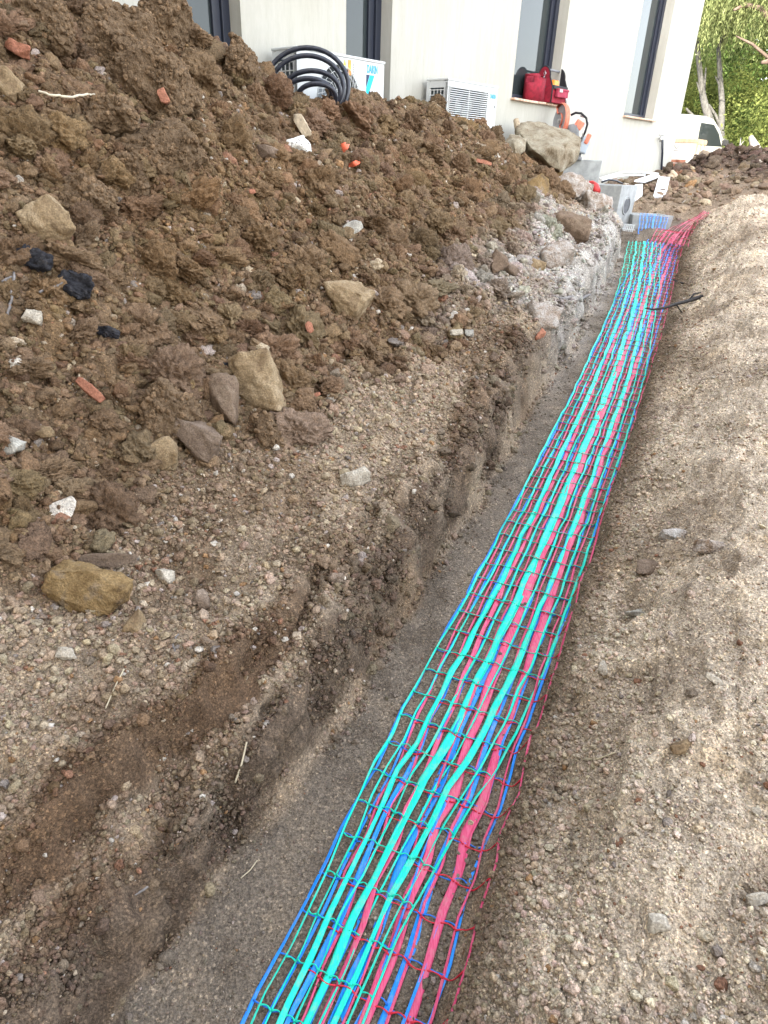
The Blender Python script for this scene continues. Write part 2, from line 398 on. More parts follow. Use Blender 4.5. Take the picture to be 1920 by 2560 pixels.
tc = TT[:-1, :-1]; sc_ = SS[:-1, :-1]
heap_f = (hc > .5) & (tc > -6) & (sc_ > -9); dark_f = (dc > .5) & ~heap_f
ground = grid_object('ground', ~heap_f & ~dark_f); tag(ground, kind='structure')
heap_o = grid_object('spoil_heap', heap_f); tag(heap_o, 'tall heap of brown excavated earth piled between trench and white house', 'earth heap', kind='stuff')
dark_o = grid_object('earth_mound', dark_f); tag(dark_o, 'low dark mound of damp earth beyond the trench at right', 'earth heap', kind='stuff')
# ------------------------------------------------------------------ plain materials
def mat(name, col, rough=.6, metal=0, spec=.4, noise=None, amt=.25, bump=0, stretch=(1, 1, 1), col2=None, coords='Object', trans=0):
    """Principled material; noise = scale of a soft colour mottling, bump = its relief in metres"""
    m = bpy.data.materials.new(name); m.use_nodes = True; n = m.node_tree.nodes; L = m.node_tree.links
    b = n['Principled BSDF']; b.inputs['Base Color'].default_value = (*col, 1); b.inputs['Roughness'].default_value = rough
    b.inputs['Metallic'].default_value = metal; b.inputs['Specular IOR Level'].default_value = spec
    if trans:
        b.inputs['Subsurface Weight'].default_value = 0
    if noise:
        tc = n.new('ShaderNodeTexCoord'); mp = n.new('ShaderNodeMapping'); mp.inputs['Scale'].default_value = stretch
        L.new(tc.outputs[coords], mp.inputs['Vector'])
        k = n.new('ShaderNodeTexNoise'); k.inputs['Scale'].default_value = noise; k.inputs['Detail'].default_value = 6; k.inputs['Roughness'].default_value = .65
        L.new(mp.outputs[0], k.inputs['Vector'])
        r = n.new('ShaderNodeValToRGB'); e = r.color_ramp.elements
        c2 = col2 if col2 else tuple(c*(1-amt) for c in col)
        c1 = col if col2 else tuple(min(1, c*(1+amt*.6)) for c in col)
        e[0].position = .35; e[0].color = (*c2, 1); e[1].position = .65; e[1].color = (*c1, 1)
        L.new(k.outputs['Fac'], r.inputs['Fac']); L.new(r.outputs['Color'], b.inputs['Base Color'])
        if bump:
            bp = n.new('ShaderNodeBump'); bp.inputs['Distance'].default_value = bump; bp.inputs['Strength'].default_value = .8
            L.new(k.outputs['Fac'], bp.inputs['Height']); L.new(bp.outputs[0], b.inputs['Normal'])
    return m
def render_wall_material():
    m = bpy.data.materials.new('wall_render'); m.use_nodes = True; n = m.node_tree.nodes; L = m.node_tree.links
    b = n['Principled BSDF']; b.inputs['Roughness'].default_value = .95; b.inputs['Specular IOR Level'].default_value = .2
    g = n.new('ShaderNodeNewGeometry')
    def no(scale, st, d=5):
        mp = n.new('ShaderNodeMapping'); mp.inputs['Scale'].default_value = st; L.new(g.outputs['Position'], mp.inputs['Vector'])
        k = n.new('ShaderNodeTexNoise'); k.inputs['Scale'].default_value = scale; k.inputs['Detail'].default_value = d; k.inputs['Roughness'].default_value = .6
        L.new(mp.outputs[0], k.inputs['Vector']); return k.outputs['Fac']
    def ramp(src, a, c1, bb, c2):
        r = n.new('ShaderNodeValToRGB'); e = r.color_ramp.elements; e[0].position = a; e[0].color = (*c1, 1); e[1].position = bb; e[1].color = (*c2, 1)
        L.new(src, r.inputs['Fac']); return r.outputs['Color']
    def mul(a, bb):
        x = n.new('ShaderNodeMix'); x.data_type = 'RGBA'; x.blend_type = 'MULTIPLY'; x.inputs[0].default_value = 1; L.new(a, x.inputs[6]); L.new(bb, x.inputs[7]); return x.outputs[2]
    c = ramp(no(3, (4, 4, .35)), .3, (.43, .42, .375), .7, (.49, .48, .44))
    c = mul(c, ramp(no(40, (1, 1, .25)), .35, (.95, .95, .94), .65, (1, 1, 1)))
    c = mul(c, ramp(no(.8, (1, 1, 1)), .3, (.93, .92, .88), .7, (1, 1, 1)))
    L.new(c, b.inputs['Base Color'])
    bp = n.new('ShaderNodeBump'); bp.inputs['Distance'].default_value = .004; bp.inputs['Strength'].default_value = .6
    L.new(no(60, (1, 1, .4)), bp.inputs['Height']); L.new(bp.outputs[0], b.inputs['Normal'])
    return m
M_WALL = render_wall_material()
M_ANTH = mat('anthracite', (.022, .026, .04), .4)
M_PANE = mat('pane', (.030, .038, .040), .05, spec=.45)
M_SILL = mat('sill_tile', (.50, .27, .16), .8, noise=14, col2=(.66, .55, .45), bump=.004)
M_WHITEP = mat('white_enamel', (.56, .58, .58), .45, noise=3, amt=.05)
M_IVORY = mat('ivory_panel', (.74, .72, .60), .5)
M_DARKP = mat('dark_void', (.025, .03, .035), .7)
M_GREYG = mat('grey_fin', (.16, .18, .19), .6)
M_BLUE1 = mat('logo_blue', (.0, .36, .72), .5); M_CYAN = mat('logo_cyan', (.0, .60, .92), .5); M_NAVY = mat('logo_navy', (.01, .03, .09), .5)
M_ORANGE = mat('sticker_orange', (.80, .30, .06), .5); M_YELLOW = mat('sticker_yellow', (.75, .62, .08), .5); M_PAPER = mat('sticker_white', (.80, .80, .78), .5)
M_INK = mat('ink', (.12, .12, .13), .6)

def frame_matrix(o, ex, ez=Vector((0, 0, 1))):
    """object frame with x along ex, z up, y = z cross x"""
    ex = Vector(ex).normalized(); ez = Vector(ez).normalized(); ey = ez.cross(ex).normalized(); ez = ex.cross(ey)
    return Matrix(((ex.x, ey.x, ez.x, o[0]), (ex.y, ey.y, ez.y, o[1]), (ex.z, ey.z, ez.z, o[2]), (0, 0, 0, 1)))

# ------------------------------------------------------------------ the white house; local x along the facade (0 at the near right corner), -y outwards
house = empty('house', (0, 0, 0)); house.matrix_world = frame_matrix(HC, WD)
tag(house, 'white rendered house with tall narrow dark windows behind the earth heap', 'house')
HT = 5.1; HB = -.9
wins = [(-12.35, -11.59), (-10.17, -9.42), (-6.72, -5.38), (-2.82, -1.45)]
ZS, ZT, REC = .93, 4.1, .27; SILLS = [.12, .12, .93, .93]
mb = MB()
xs = [-27] + [v for p in wins for v in p] + [0]
def quad(a, b, c, d): mb.add([a, b, c, d], [(0, 1, 2, 3)])
for i in range(len(xs)-1):
    a, b = xs[i], xs[i+1]
    if (a, b) in wins:
        ZS = SILLS[wins.index((a, b))]
        quad((a, 0, HB), (b, 0, HB), (b, 0, ZS), (a, 0, ZS)); quad((a, 0, ZT), (b, 0, ZT), (b, 0, HT), (a, 0, HT))
        quad((a, 0, ZS), (a, REC, ZS), (a, REC, ZT), (a, 0, ZT)); quad((b, REC, ZS), (b, 0, ZS), (b, 0, ZT), (b, REC, ZT))
        quad((a, 0, ZS), (b, 0, ZS), (b, REC, ZS), (a, REC, ZS)); quad((a, REC, ZT), (b, REC, ZT), (b, 0, ZT), (a, 0, ZT))
    else: quad((a, 0, HB), (b, 0, HB), (b, 0, HT), (a, 0, HT))
quad((0, 0, HB), (0, 9, HB), (0, 9, HT), (0, 0, HT)); quad((-27, 9, HB), (-27, 0, HB), (-27, 0, HT), (-27, 9, HT)); quad((0, 9, HB), (-27, 9, HB), (-27, 9, HT), (0, 9, HT))
mb.build('wall', M_WALL, house)
r_ = MB().box((-13.5, 4.5, HT+.1), (27.3, 9.3, .2)).build('roof', mat('roof_coping', (.55, .5, .44), .8), house)
for a, b in wins:
    ZS = SILLS[wins.index((a, b))]
    f = MB(); y = REC-.055; wj = .09
    f.box((a+wj/2, y, (ZS+ZT)/2), (wj, .10, ZT-ZS)).box((b-wj/2, y, (ZS+ZT)/2), (wj, .10, ZT-ZS))
    f.box(((a+b)/2, y, ZS+.05), (b-a-2*wj, .10, .10)).box(((a+b)/2, y, ZT-.05), (b-a-2*wj, .10, .10))
    f.box((b-wj-.045, y+.012, (ZS+ZT)/2), (.09, .06, ZT-ZS-.2)).box((a+wj+.02, y+.012, (ZS+ZT)/2), (.04, .06, ZT-ZS-.2))
    wo = f.build('window', M_ANTH, house, bevel=.004)
    MB().box(((a+b)/2-.02, y+.02, (ZS+ZT)/2), (b-a-2*wj-.12, .012, ZT-ZS-.2)).build('pane', M_PANE, wo)
    sb = MB(); n_ = max(3, int((b-a)/.2)); step = (b-a+.06)/n_
    for k in range(n_):
        x0 = a-.03+k*step
        sb.box((x0+step/2, (REC-.10)/2-.045, ZS+.012+random.uniform(-.003, .003)), (step-.012, REC-.1+.06+random.uniform(-.012, .012), .03), Matrix.Rotation(random.uniform(-.02, .02), 3, 'Z'))
    sb.build('sill', M_SILL, wo, bevel=.006)

# ------------------------------------------------------------------ lettering
def text_part(name, s, size, m, parent, loc, bold=0, shear=0):
    cu = bpy.data.curves.new(name, 'FONT'); cu.body = s; cu.size = size; cu.extrude = .0008; cu.offset = bold; cu.align_x = 'CENTER'
    tmp = bpy.data.objects.new('tmp_text', cu); COL.objects.link(tmp); bpy.context.view_layer.update()
    dg = bpy.context.evaluated_depsgraph_get(); me = bpy.data.meshes.new_from_object(tmp.evaluated_get(dg))
    bpy.data.objects.remove(tmp); me.materials.clear(); me.materials.append(m)
    o = bpy.data.objects.new(name, me); COL.objects.link(o); o.parent = parent
    o.location = loc; o.rotation_euler = (math.radians(90), 0, 0)
    return o
# ------------------------------------------------------------------ air conditioners; local x along the front, -y out of the front, origin at the foot
def air_conditioner(px_l, px_r, y_off, Wd, Ht, Dp, label, big):
    PL = Vector(hit_plane(*px_l, HC+WN*y_off, WN)); PR = Vector(hit_plane(*px_r, HC+WN*y_off, WN))
    k = (PR-PL); k.z = 0; Wd = k.length
    top = (PL.z+PR.z)/2
    root = empty('air_conditioner', (0, 0, 0)); root.matrix_world = frame_matrix((PL.x, PL.y, top-Ht), WD)
    tag(root, label, 'air conditioner', 'air conditioning units in front of the house wall')
    # casing: top lid, right wrap, back and a hollow left side with coil
    c = MB()
    c.box((Wd/2, Dp/2, Ht-.012), (Wd+.012, Dp+.012, .024))
    c.box((Wd/2, Dp/2, .03), (Wd-.01, Dp-.01, .06))
    fx0 = .0 if big else .0
    c.box((Wd-.006, Dp/2, Ht/2-.002), (.012, Dp-.006, Ht-.055))
    c.build('casing', M_WHITEP, root, bevel=.006)
    fr = MB(); cx, cz, R = (Wd*.45, Ht*.45, min(Wd*.36, Ht*.42)) if big else (Wd*.40, Ht*.48, Ht*.38)
    # front panel as a ring around a round fan opening
    n_ = 48; vs = []; fs = []; sup = 2 if big else 7
    for kx in range(n_):
        g = 2*math.pi*kx/n_; dx, dz = math.cos(g), math.sin(g)
        R = (min(Wd*.36, Ht*.42) if big else 1/((abs(dx)/(Wd*.37))**8+(abs(dz)/(Ht*.39))**8)**.125)
        sc_k = min((Wd-.012-cx if dx > 0 else cx)/max(abs(dx), 1e-6), (Ht-.026-cz if dz > 0 else cz-.055)/max(abs(dz), 1e-6))
        vs += [(cx+dx*R, 0, cz+dz*R), (cx+dx*sc_k, 0, cz+dz*sc_k), (cx+dx*R*.97, .05, cz+dz*R*.97)]
    for kx in range(n_):
        a, b = 3*kx, 3*((kx+1) % n_); fs += [(a, a+1, b+1, b), (a+2, a, b, b+2)]
    fr.add(vs, fs)
    # corners of the panel
    for X0, Z0 in ((0.0, .055), (Wd-.012, .055), (Wd-.012, Ht-.026), (0.0, Ht-.026)):
        g = math.atan2(Z0-cz, X0-cx); kx = int((g % (2*math.pi))/(2*math.pi)*n_)
        fr.add([vs[3*kx+1], (X0, 0, Z0), vs[3*((kx+1) % n_)+1]], [(0, 1, 2)])
    fr.box((.02, .02, Ht*.5), (.04, .036, Ht-.09))
    fp = fr.build('front_panel', M_IVORY if False else M_WHITEP, root)
    R = min(Wd*.36, Ht*.42) if big else Ht*.36
    MB().box((cx, .085, cz), (R*2.2 if big else Wd*.76, .01, R*2.2)).build('fan_shroud', M_DARKP, root)
    fan = MB()
    fan.lathe([(.06, 0), (.07, .03)], (cx, .07, cz), Vector((0, -1, 0)), 16)
    for q in range(3):
        for w_ in range(6):
            g = q*2.094+w_*.16; g2 = g+.17
            fan.add([(cx+.06*math.cos(g), .07-.004*w_, cz+.06*math.sin(g)), (cx+R*.92*math.cos(g+.25), .072-.006*w_, cz+R*.92*math.sin(g+.25)), (cx+R*.92*math.cos(g2+.25), .066-.006*w_, cz+R*.92*math.sin(g2+.25)), (cx+.06*math.cos(g2), .066-.004*w_, cz+.06*math.sin(g2))], [(0, 1, 2, 3)])
    fan.build('fan', M_GREYG, root)
    g_ = MB()
    if big:
        for q in range(40):
            a = 2*math.pi*q/40; g_.tube([(cx+.07*math.cos(a), -.012, cz+.07*math.sin(a)), (cx+R*.6*math.cos(a+.22), -.022, cz+R*.6*math.sin(a+.22)), (cx+R*1.02*math.cos(a+.5), -.004, cz+R*1.02*math.sin(a+.5))], .0028, 5)
        for rr in (.07, R*.35, R*.62, R*.84, R*1.02):
            g_.tube([(cx+rr*math.cos(2*math.pi*q/36), -.018, cz+rr*math.sin(2*math.pi*q/36)) for q in range(37)], .003, 5, cap=False)
    else:
        z0, z1 = .075, Ht-.09; ns = 21
        for q in range(ns): g_.box((Wd*.405, -.016, z0+(z1-z0)*q/(ns-1)), (Wd*.765, .020, .0085))
        for xk in (.03, Wd*.40, Wd*.78): g_.box((xk, -.008, (z0+z1)/2), (.012, .014, z1-z0+.02))
    g_.build('fan_grille', M_WHITEP, root)
    # left side: posts, coil behind square guard
    sd_ = MB(); sd_.box((.008, .03, Ht/2), (.016, .055, Ht-.06)).box((.008, Dp-.03, Ht/2), (.016, .055, Ht-.06)).box((.008, Dp/2, Ht-.06), (.016, Dp-.12, .075)).box((.008, Dp/2, .09), (.016, Dp-.12, .06))
    sd_.build('side_panel', M_WHITEP, root)
    MB().box((.06, Dp/2, Ht/2), (.02, Dp-.06, Ht-.14)).build('coil', mat('coil_fins', (.10, .13, .15), .5, noise=120, amt=.5, stretch=(1, .1, 1)), root)
    gd = MB()
    for q in range(5): gd.box((.012, .06+(Dp-.12)*q/4, Ht/2-.01), (.008, .010, Ht-.20))
    for q in range(8): gd.box((.010, Dp/2, .12+(Ht-.24)*q/7), (.008, Dp-.11, .010))
    gd.build('coil_guard', M_WHITEP, root)
    if big:
        # warning label, data plate, word mark with slanted emblem
        lb = MB(); lb.m = 0; lb.box((Wd*.57, -.002, Ht*.86), (.045, .002, .13)); lb.build('warning_label', M_ORANGE, root)
        tr0 = MB(); tr0.prism([(Wd*.50, Ht*.875), (Wd*.50+.038, Ht*.875), (Wd*.50+.019, Ht*.875+.055)], -.0035, -.001); t0_ = tr0.build('warning_triangle', M_YELLOW, root); tr = MB(); tr.prism([(Wd*.57-.017, Ht*.835), (Wd*.57+.017, Ht*.835), (Wd*.57, Ht*.835+.054)], -.0055, -.0032)
        t1_ = tr.build('warning_triangle', M_YELLOW, root)
        MB().box((Wd*.50+.019, -.0045, Ht*.875+.022), (.005, .002, .025)).build('exclamation_mark', M_INK, t0_); MB().box((Wd*.57, -.0065, Ht*.835+.020), (.004, .002, .024)).build('exclamation_mark', M_INK, t1_)
        ex = MB(); x0, z0 = Wd*.60+.012, Ht*.925; cmb = [(x0, z0), (x0, z0-.105)]
        for q in range(6, -1, -1): cmb += [(x0+.03+.012*((q*5) % 4), z0-.105+.015*(6-q)), (x0+.03+.012*((q*5) % 4), z0-.101+.015*(6-q)), (x0+.002, z0-.101+.015*(6-q)), (x0+.002, z0-.09+.015*(6-q))]
        ex.prism(cmb[:-1], -.0042, -.0032)
        dp_ = MB().box((Wd*.66, -.002, Ht*.86), (.11, .002, .13)).build('data_plate', M_PAPER, root)
        ex.build('print', M_INK, dp_)
        text_part('word_mark', 'DAIKIN', .100, M_BLUE1, root, (Wd*.845, -.002, Ht*.835), .002).scale = (.50, 1, 1)
        e1 = MB(); e1.prism([(Wd*.772, Ht*.81), (Wd*.772+.05, Ht*.81), (Wd*.772, Ht*.66)], -.003, -.001); e1.build('emblem_triangle', M_NAVY, root)
        e2 = MB(); e2.prism([(Wd*.772+.056, Ht*.81), (Wd*.772+.125, Ht*.81), (Wd*.772, Ht*.46), (Wd*.772, Ht*.645)], -.003, -.001); e2.build('emblem_band', M_CYAN, root)
    else:
        text_part('word_mark', 'DAIKIN', .07, M_BLUE1, root, (Wd*.905, -.002, Ht*.765), .0015).scale = (.58, 1, 1)
        e2 = MB(); e2.prism([(Wd*.80, Ht*.84), (Wd*.80+.026, Ht*.84), (Wd*.80, Ht*.76)], -.003, -.001); e2.build('emblem_triangle', M_NAVY, root)
        MB().box((Wd*.955, -.003, Ht*.62), (.014, .003, .035)).build('badge', M_INK, root)
    mf = mat('concrete_foot', (.42, .41, .39), .9, noise=20)
    for xk in (.14, Wd-.14): MB().box((xk, Dp/2, -.22), (.09, Dp+.06, .44)).build('foot', mf, root, bevel=.008)
    return root
air_conditioner((741, 118), (962, 151), .50, .9, .74, .36, 'larger white air conditioner with round fan behind black pipe coil', True)
air_conditioner((1121, 195), (1246, 215), .42, .8, .62, .33, 'smaller white air conditioner with slatted front right of the pipe coil', False)

# ------------------------------------------------------------------ block added out of view behind the camera to throw shade over the site
u_ = Vector((-SUN_DIR.x, -SUN_DIR.y, 0)); pv = Vector((u_.y, -u_.x, 0))
nb = empty('added_shade_block', u_*-6.0+Vector((0, 0, 0)), math.atan2(pv.y, pv.x))
tag(nb, 'unseen beige block added behind the photographer to shade the trench', 'shade block')
NBH = 16.6; NBL = 14.2; M_BEIGE = mat('beige_render', (.55, .48, .38), .9, noise=2, amt=.1)
MB().box((-5.75, -5, NBH/2-1), (12.5, 10, NBH+2)).build('wall', M_BEIGE, nb)
MB().box((4.0, -5, NBL/2-1), (7.0, 9.9, NBL+2)).build('wall', M_BEIGE, nb)
for fz in range(3):
    for k in range(6):
        wn_ = MB(); wn_.box((-10+k*3, .0, 2+fz*3.6), (1.2, .08, 1.7)); wn_.build('window', M_PANE, nb)
MB().box((-5.75, -5, NBH+.05), (13, 10.5, .3)).build('roof', M_SILL, nb)
MB().box((4.1, -5, NBL+.05), (7.1, 10.3, .3)).build('roof', M_SILL, nb)
# ------------------------------------------------------------------ warning meshes in the trench
def plastic(name, col, col2, rough=.35):
    m = bpy.data.materials.new(name); m.use_nodes = True; n = m.node_tree.nodes; L = m.node_tree.links
    b = n['Principled BSDF']; b.inputs['Roughness'].default_value = rough; b.inputs['Specular IOR Level'].default_value = .35
    g = n.new('ShaderNodeNewGeometry'); mp = n.new('ShaderNodeMapping'); mp.inputs['Rotation'].default_value = (0, 0, math.atan2(TD[0], TD[1])); mp.inputs['Scale'].default_value = (1, .02, 1)
    L.new(g.outputs['Position'], mp.inputs['Vector'])
    k = n.new('ShaderNodeTexNoise'); k.inputs['Scale'].default_value = 240; k.inputs['Detail'].default_value = 2; L.new(mp.outputs[0], k.inputs['Vector'])
    r = n.new('ShaderNodeValToRGB'); e = r.color_ramp.elements; e[0].position = .35; e[0].color = (*col2, 1); e[1].position = .62; e[1].color = (*col, 1)
    L.new(k.outputs['Fac'], r.inputs['Fac'])
    k2 = n.new('ShaderNodeTexNoise'); k2.inputs['Scale'].default_value = 22; k2.inputs['Detail'].default_value = 6; k2.inputs['Roughness'].default_value = .75; L.new(g.outputs['Position'], k2.inputs['Vector'])
    r2 = n.new('ShaderNodeValToRGB'); e2 = r2.color_ramp.elements; e2[0].position = .50; e2[0].color = (0, 0, 0, 1); e2[1].position = .74; e2[1].color = (.55, .55, .55, 1); L.new(k2.outputs['Fac'], r2.inputs['Fac'])
    du = n.new('ShaderNodeMix'); du.data_type = 'RGBA'; du.inputs[7].default_value = (.36, .30, .235, 1); L.new(r2.outputs['Color'], du.inputs[0]); L.new(r.outputs['Color'], du.inputs[6]); L.new(du.outputs[2], b.inputs['Base Color'])
    bp = n.new('ShaderNodeBump'); bp.inputs['Distance'].default_value = .0015; bp.inputs['Strength'].default_value = .6; L.new(k.outputs['Fac'], bp.inputs['Height']); L.new(bp.outputs[0], b.inputs['Normal'])
    return m
M_GF = plastic('green_film', (.0, .74, .57), (.0, .63, .46)); M_GL = mat('green_link', (.0, .58, .40), .4)
M_BF = plastic('blue_film', (.015, .30, .92), (.01, .22, .78)); M_BL = mat('blue_link', (.01, .17, .70), .4)
M_RF = plastic('red_film', (.70, .10, .22), (.60, .05, .14)); M_RL = mat('red_link', (.64, .02, .045), .4)
GLs = [(-2.6, -.285), (-1.78, -.277), (-1.36, -.273), (-.93, -.275), (-.52, -.271), (-.09, -.252), (.34, -.227), (.74, -.209), (2.06, -.168), (2.83, -.141), (3.89, -.13), (5.17, -.12), (6.23, -.145), (8.66, -.276), (9.4, -.30)]
GRs = [(-2.6, .0), (-1.6, .02), (-1.33, .045), (-1.04, .106), (-.84, .145), (-.54, .203), (-.14, .238), (.29, .259), (.73, .288), (2.25, .345), (3.1, .37), (3.7, .369), (4.62, .351), (6.07, .315), (8.34, .18), (9.4, .15)]
RRs = [(-2.6, .25), (-1.57, .26), (-.7, .262), (-.25, .282), (.6, .307), (2.34, .369), (3.74, .416), (5.25, .455), (6.54, .455), (8.14, .479), (8.9, .60), (9.5, .95)]
RLs = [(-2.6, -.215), (-1.75, -.205), (-1, -.205), (0, -.215), (2, -.135), (4, -.10), (6, -.075), (8, -.03), (8.9, .10), (9.5, .42)]
BLs = [(-2.6, -.30), (-1.8, -.305), (-1, -.285), (0, -.255), (2, -.16), (4, -.12), (6, -.12), (8, -.02), (9, .02)]
BRs = [(-2.6, .17), (-1.3, .20), (0, .255), (2, .345), (4, .38), (6, .41), (8, .43), (9, .44)]
FLOOR_CACHE = {}
def surf(t, s):
    return H(np.asarray(t, float), np.asarray(s, float), 2)
def warning_mesh(name, mats, tA, tB, left, right, lift, seed, label, widths, world=None, pitch=.14, kink=.004, ends=None):
    """nine long strands joined by thin cross links; world(t, s) -> points (default: lying on the trench floor)"""
    R = np.random.default_rng(seed); mb = MB(); dt = .022 if world is None else .03
    t = np.arange(tA, tB, dt); n = len(t); nk = np.arange(tA-.3, tB+.6, pitch)
    def zig(a): return np.interp(t, nk, R.normal(0, a, len(nk)))
    shared = zig(kink)*(.35+sst(.6, -.9, t))
    strand = []
    for i in range(9):
        f = i/8
        s = ip(t, left)*(1-f)+ip(t, right)*f + shared + zig(.003)
        fine = .006*vnoise2(t*16+i*9, t*0+i, seed+40+i)*sst(4, 7, t)
        strand.append(s+fine)
    if world is None:
        def P(tt, ss, up):
            h = surf(tt, ss); x, y = to_xy(tt, ss); return np.stack([x, y, h+floor_z(tt)+up], -1)
    else: P = world
    for i in range(9):
        s = strand[i]; wv = widths[i]*np.clip((ip(t, right)-ip(t, left))/.5, .55, 1.1)*(1+.25*fbm2(t*5+i*3.3, t*0+7, seed+60+i, 2)); wv = np.maximum(.0045, wv)
        a0, b0 = (0, n) if ends is None else (int(ends[i][0]/dt), n-int(ends[i][1]/dt))
        up = lift+.006*vnoise2(t*5+i, t*0+seed, seed+80+i)+.004
        c = P(t, s, up); l = P(t, s-wv/2, up+.001); r = P(t, s+wv/2, up+.001)
        tw = .6*vnoise2(t*3+i*7, t*0, seed+90+i)*np.minimum(wv, .012)       # ribbon tilts a little
        l[:, 2] = .75*c[:, 2]+.25*l[:, 2]+tw*.5; r[:, 2] = .75*c[:, 2]+.25*r[:, 2]-tw*.5
        vs = []; fs = []; m = b0-a0
        if True:                                     # wide film: thin sheet with a few lengthwise creases
            nc = 6; cols = []
            for q in range(nc):
                f = q/(nc-1); p = l*(1-f)+r*f; p[:, 2] += .0022*vnoise2(t*2.5+q*5.7, t*0+q, seed+120+i)*(1 if 0 < q < nc-1 else .3); cols.append(p)
            bot = [p-np.array([0, 0, .0008]) for p in (cols[-1], cols[0])]
            ring = cols+bot; nc = len(ring)
        else:
            ridge = c.copy(); ridge[:, 2] += .0014; low = c.copy(); low[:, 2] -= .0014
            ring = [l, ridge, r, low]; nc = 4
        for k in range(a0, b0): vs += [p[k] for p in ring]
        for k in range(m-1):
            for q in range(nc): fs.append((k*nc+q, k*nc+(q+1) % nc, (k+1)*nc+(q+1) % nc, (k+1)*nc+q))
        fs += [tuple(range(nc-1, -1, -1)), tuple((m-1)*nc+q for q in range(nc))]
        mb.m = 0; mb.add(vs, fs)
    mb.m = 1; tk = tA+pitch*.6
    while tk < tB-pitch*.5:
        for i in range(8):
            if R.random() < .03: continue
            if ends is not None and (tk < tA+max(ends[i][0], ends[i+1][0]) or tk > tB-max(ends[i][1], ends[i+1][1])): continue
            sa = np.interp(tk, t, strand[i]); sb_ = np.interp(tk, t, strand[i+1]); w0 = widths[i]/2*.6; w1 = widths[i+1]/2*.6
            q = np.linspace(0, 1, 7); bow = R.uniform(.002, .013)*R.choice([1, 1, 1, -.6])
            tt = tk+bow*np.sin(np.pi*q)+R.normal(0, .003); ss = sa+w0*.3+(sb_-sa-w0*.3-w1*.3)*q
            zz = lift+.004+.005*np.sin(np.pi*q)*R.uniform(-.3, 1)
            pts = P(tt, ss, zz); rad = .0017+.0018*np.abs(q-.5)*2
            mb.tube(pts, list(rad), 5)
        tk += pitch*R.uniform(.96, 1.04)
    o = mb.build(name, mats, smooth=True)
    tag(o, label, 'warning mesh')
    return o
TH_ = .0085
w_g = [.0115, .0095, .026, .010, .040, .010, .028, .010, .012]
w_r = [.009, .009, .022, .010, .042, .010, .034, .009, .009]
w_b = [.012, .010, .020, .010, .034, .010, .022, .010, .011]
warning_mesh('warning_mesh', [M_BF, M_BL], -2.4, 8.5, BLs, BRs, .002, 5, 'bright blue plastic warning mesh lying lowest in the trench', w_b)
warning_mesh('warning_mesh', [M_RF, M_RL], -2.4, 9.45, RLs, RRs, .006, 17, 'pinkish red plastic warning mesh along the right side of the trench floor', w_r)
warning_mesh('warning_mesh', [M_GF, M_GL], -2.4, 8.42, GLs, GRs, .011, 29, 'turquoise green plastic warning mesh lying uppermost in the trench', w_g, kink=.0045)
# ------------------------------------------------------------------ loose clods, stones and gravel: far too many to count
def stone_material(name, attr='INSTANCER', scale=1.0, objcoord=True):
    m = bpy.data.materials.new(name); m.use_nodes = True; n = m.node_tree.nodes; L = m.node_tree.links
    b = n['Principled BSDF']; b.inputs['Roughness'].default_value = .95; b.inputs['Specular IOR Level'].default_value = .15
    a = n.new('ShaderNodeAttribute'); a.attribute_type = attr; a.attribute_name = 'tint'
    g = n.new('ShaderNodeNewGeometry')
    def no(s, d, lo, hi, p0=.3, p1=.7):
        k = n.new('ShaderNodeTexNoise'); k.inputs['Scale'].default_value = s; k.inputs['Detail'].default_value = d; k.inputs['Roughness'].default_value = .65; L.new(g.outputs['Position'], k.inputs['Vector'])
        r = n.new('ShaderNodeValToRGB'); e = r.color_ramp.elements; e[0].position = p0; e[0].color = (lo, lo, lo, 1); e[1].position = p1; e[1].color = (hi, hi*.98, hi*.95, 1)
        L.new(k.outputs['Fac'], r.inputs['Fac']); return r.outputs['Color'], k.outputs['Fac']
    c1, f1 = no(35, 4, .72, 1.28); c2, f2 = no(130, 3, .5, 1.65)
    x = n.new('ShaderNodeMix'); x.data_type = 'RGBA'; x.blend_type = 'MULTIPLY'; x.inputs[0].default_value = .9; L.new(a.outputs['Color'], x.inputs[6]); L.new(c1, x.inputs[7])
    y = n.new('ShaderNodeMix'); y.data_type = 'RGBA'; y.blend_type = 'MULTIPLY'; y.inputs[0].default_value = .8; L.new(x.outputs[2], y.inputs[6]); L.new(c2, y.inputs[7])
    L.new(y.outputs[2], b.inputs['Base Color'])
    bp = n.new('ShaderNodeBump'); bp.inputs['Distance'].default_value = .006; bp.inputs['Strength'].default_value = .8; L.new(f2, bp.inputs['Height'])
    bp2 = n.new('ShaderNodeBump'); bp2.inputs['Distance'].default_value = .012; bp2.inputs['Strength'].default_value = .7; L.new(f1, bp2.inputs['Height']); L.new(bp2.outputs[0], bp.inputs['Normal'])
    def crumbs(scale, dist, strength, prev):
        v = n.new('ShaderNodeTexVoronoi'); v.feature = 'F1'; v.inputs['Scale'].default_value = scale; L.new(g.outputs['Position'], v.inputs['Vector'])
        k = n.new('ShaderNodeBump'); k.invert = True; k.inputs['Distance'].default_value = dist; k.inputs['Strength'].default_value = strength; L.new(v.outputs['Distance'], k.inputs['Height'])
        if prev is not None: L.new(prev, k.inputs['Normal'])
        return k.outputs[0]
    q = crumbs(55, .014, .42, bp.outputs[0]); q = crumbs(130, .007, .5, q)
    L.new(q, b.inputs['Normal'])
    return m
M_CLOD = stone_material('clod')
def ico(sub):
    bm = bmesh.new(); bmesh.ops.create_icosphere(bm, subdivisions=sub, radius=1)
    v = np.array([p.co[:] for p in bm.verts]); f = [tuple(p.index for p in q.verts) for q in bm.faces]; bm.free(); return v, f
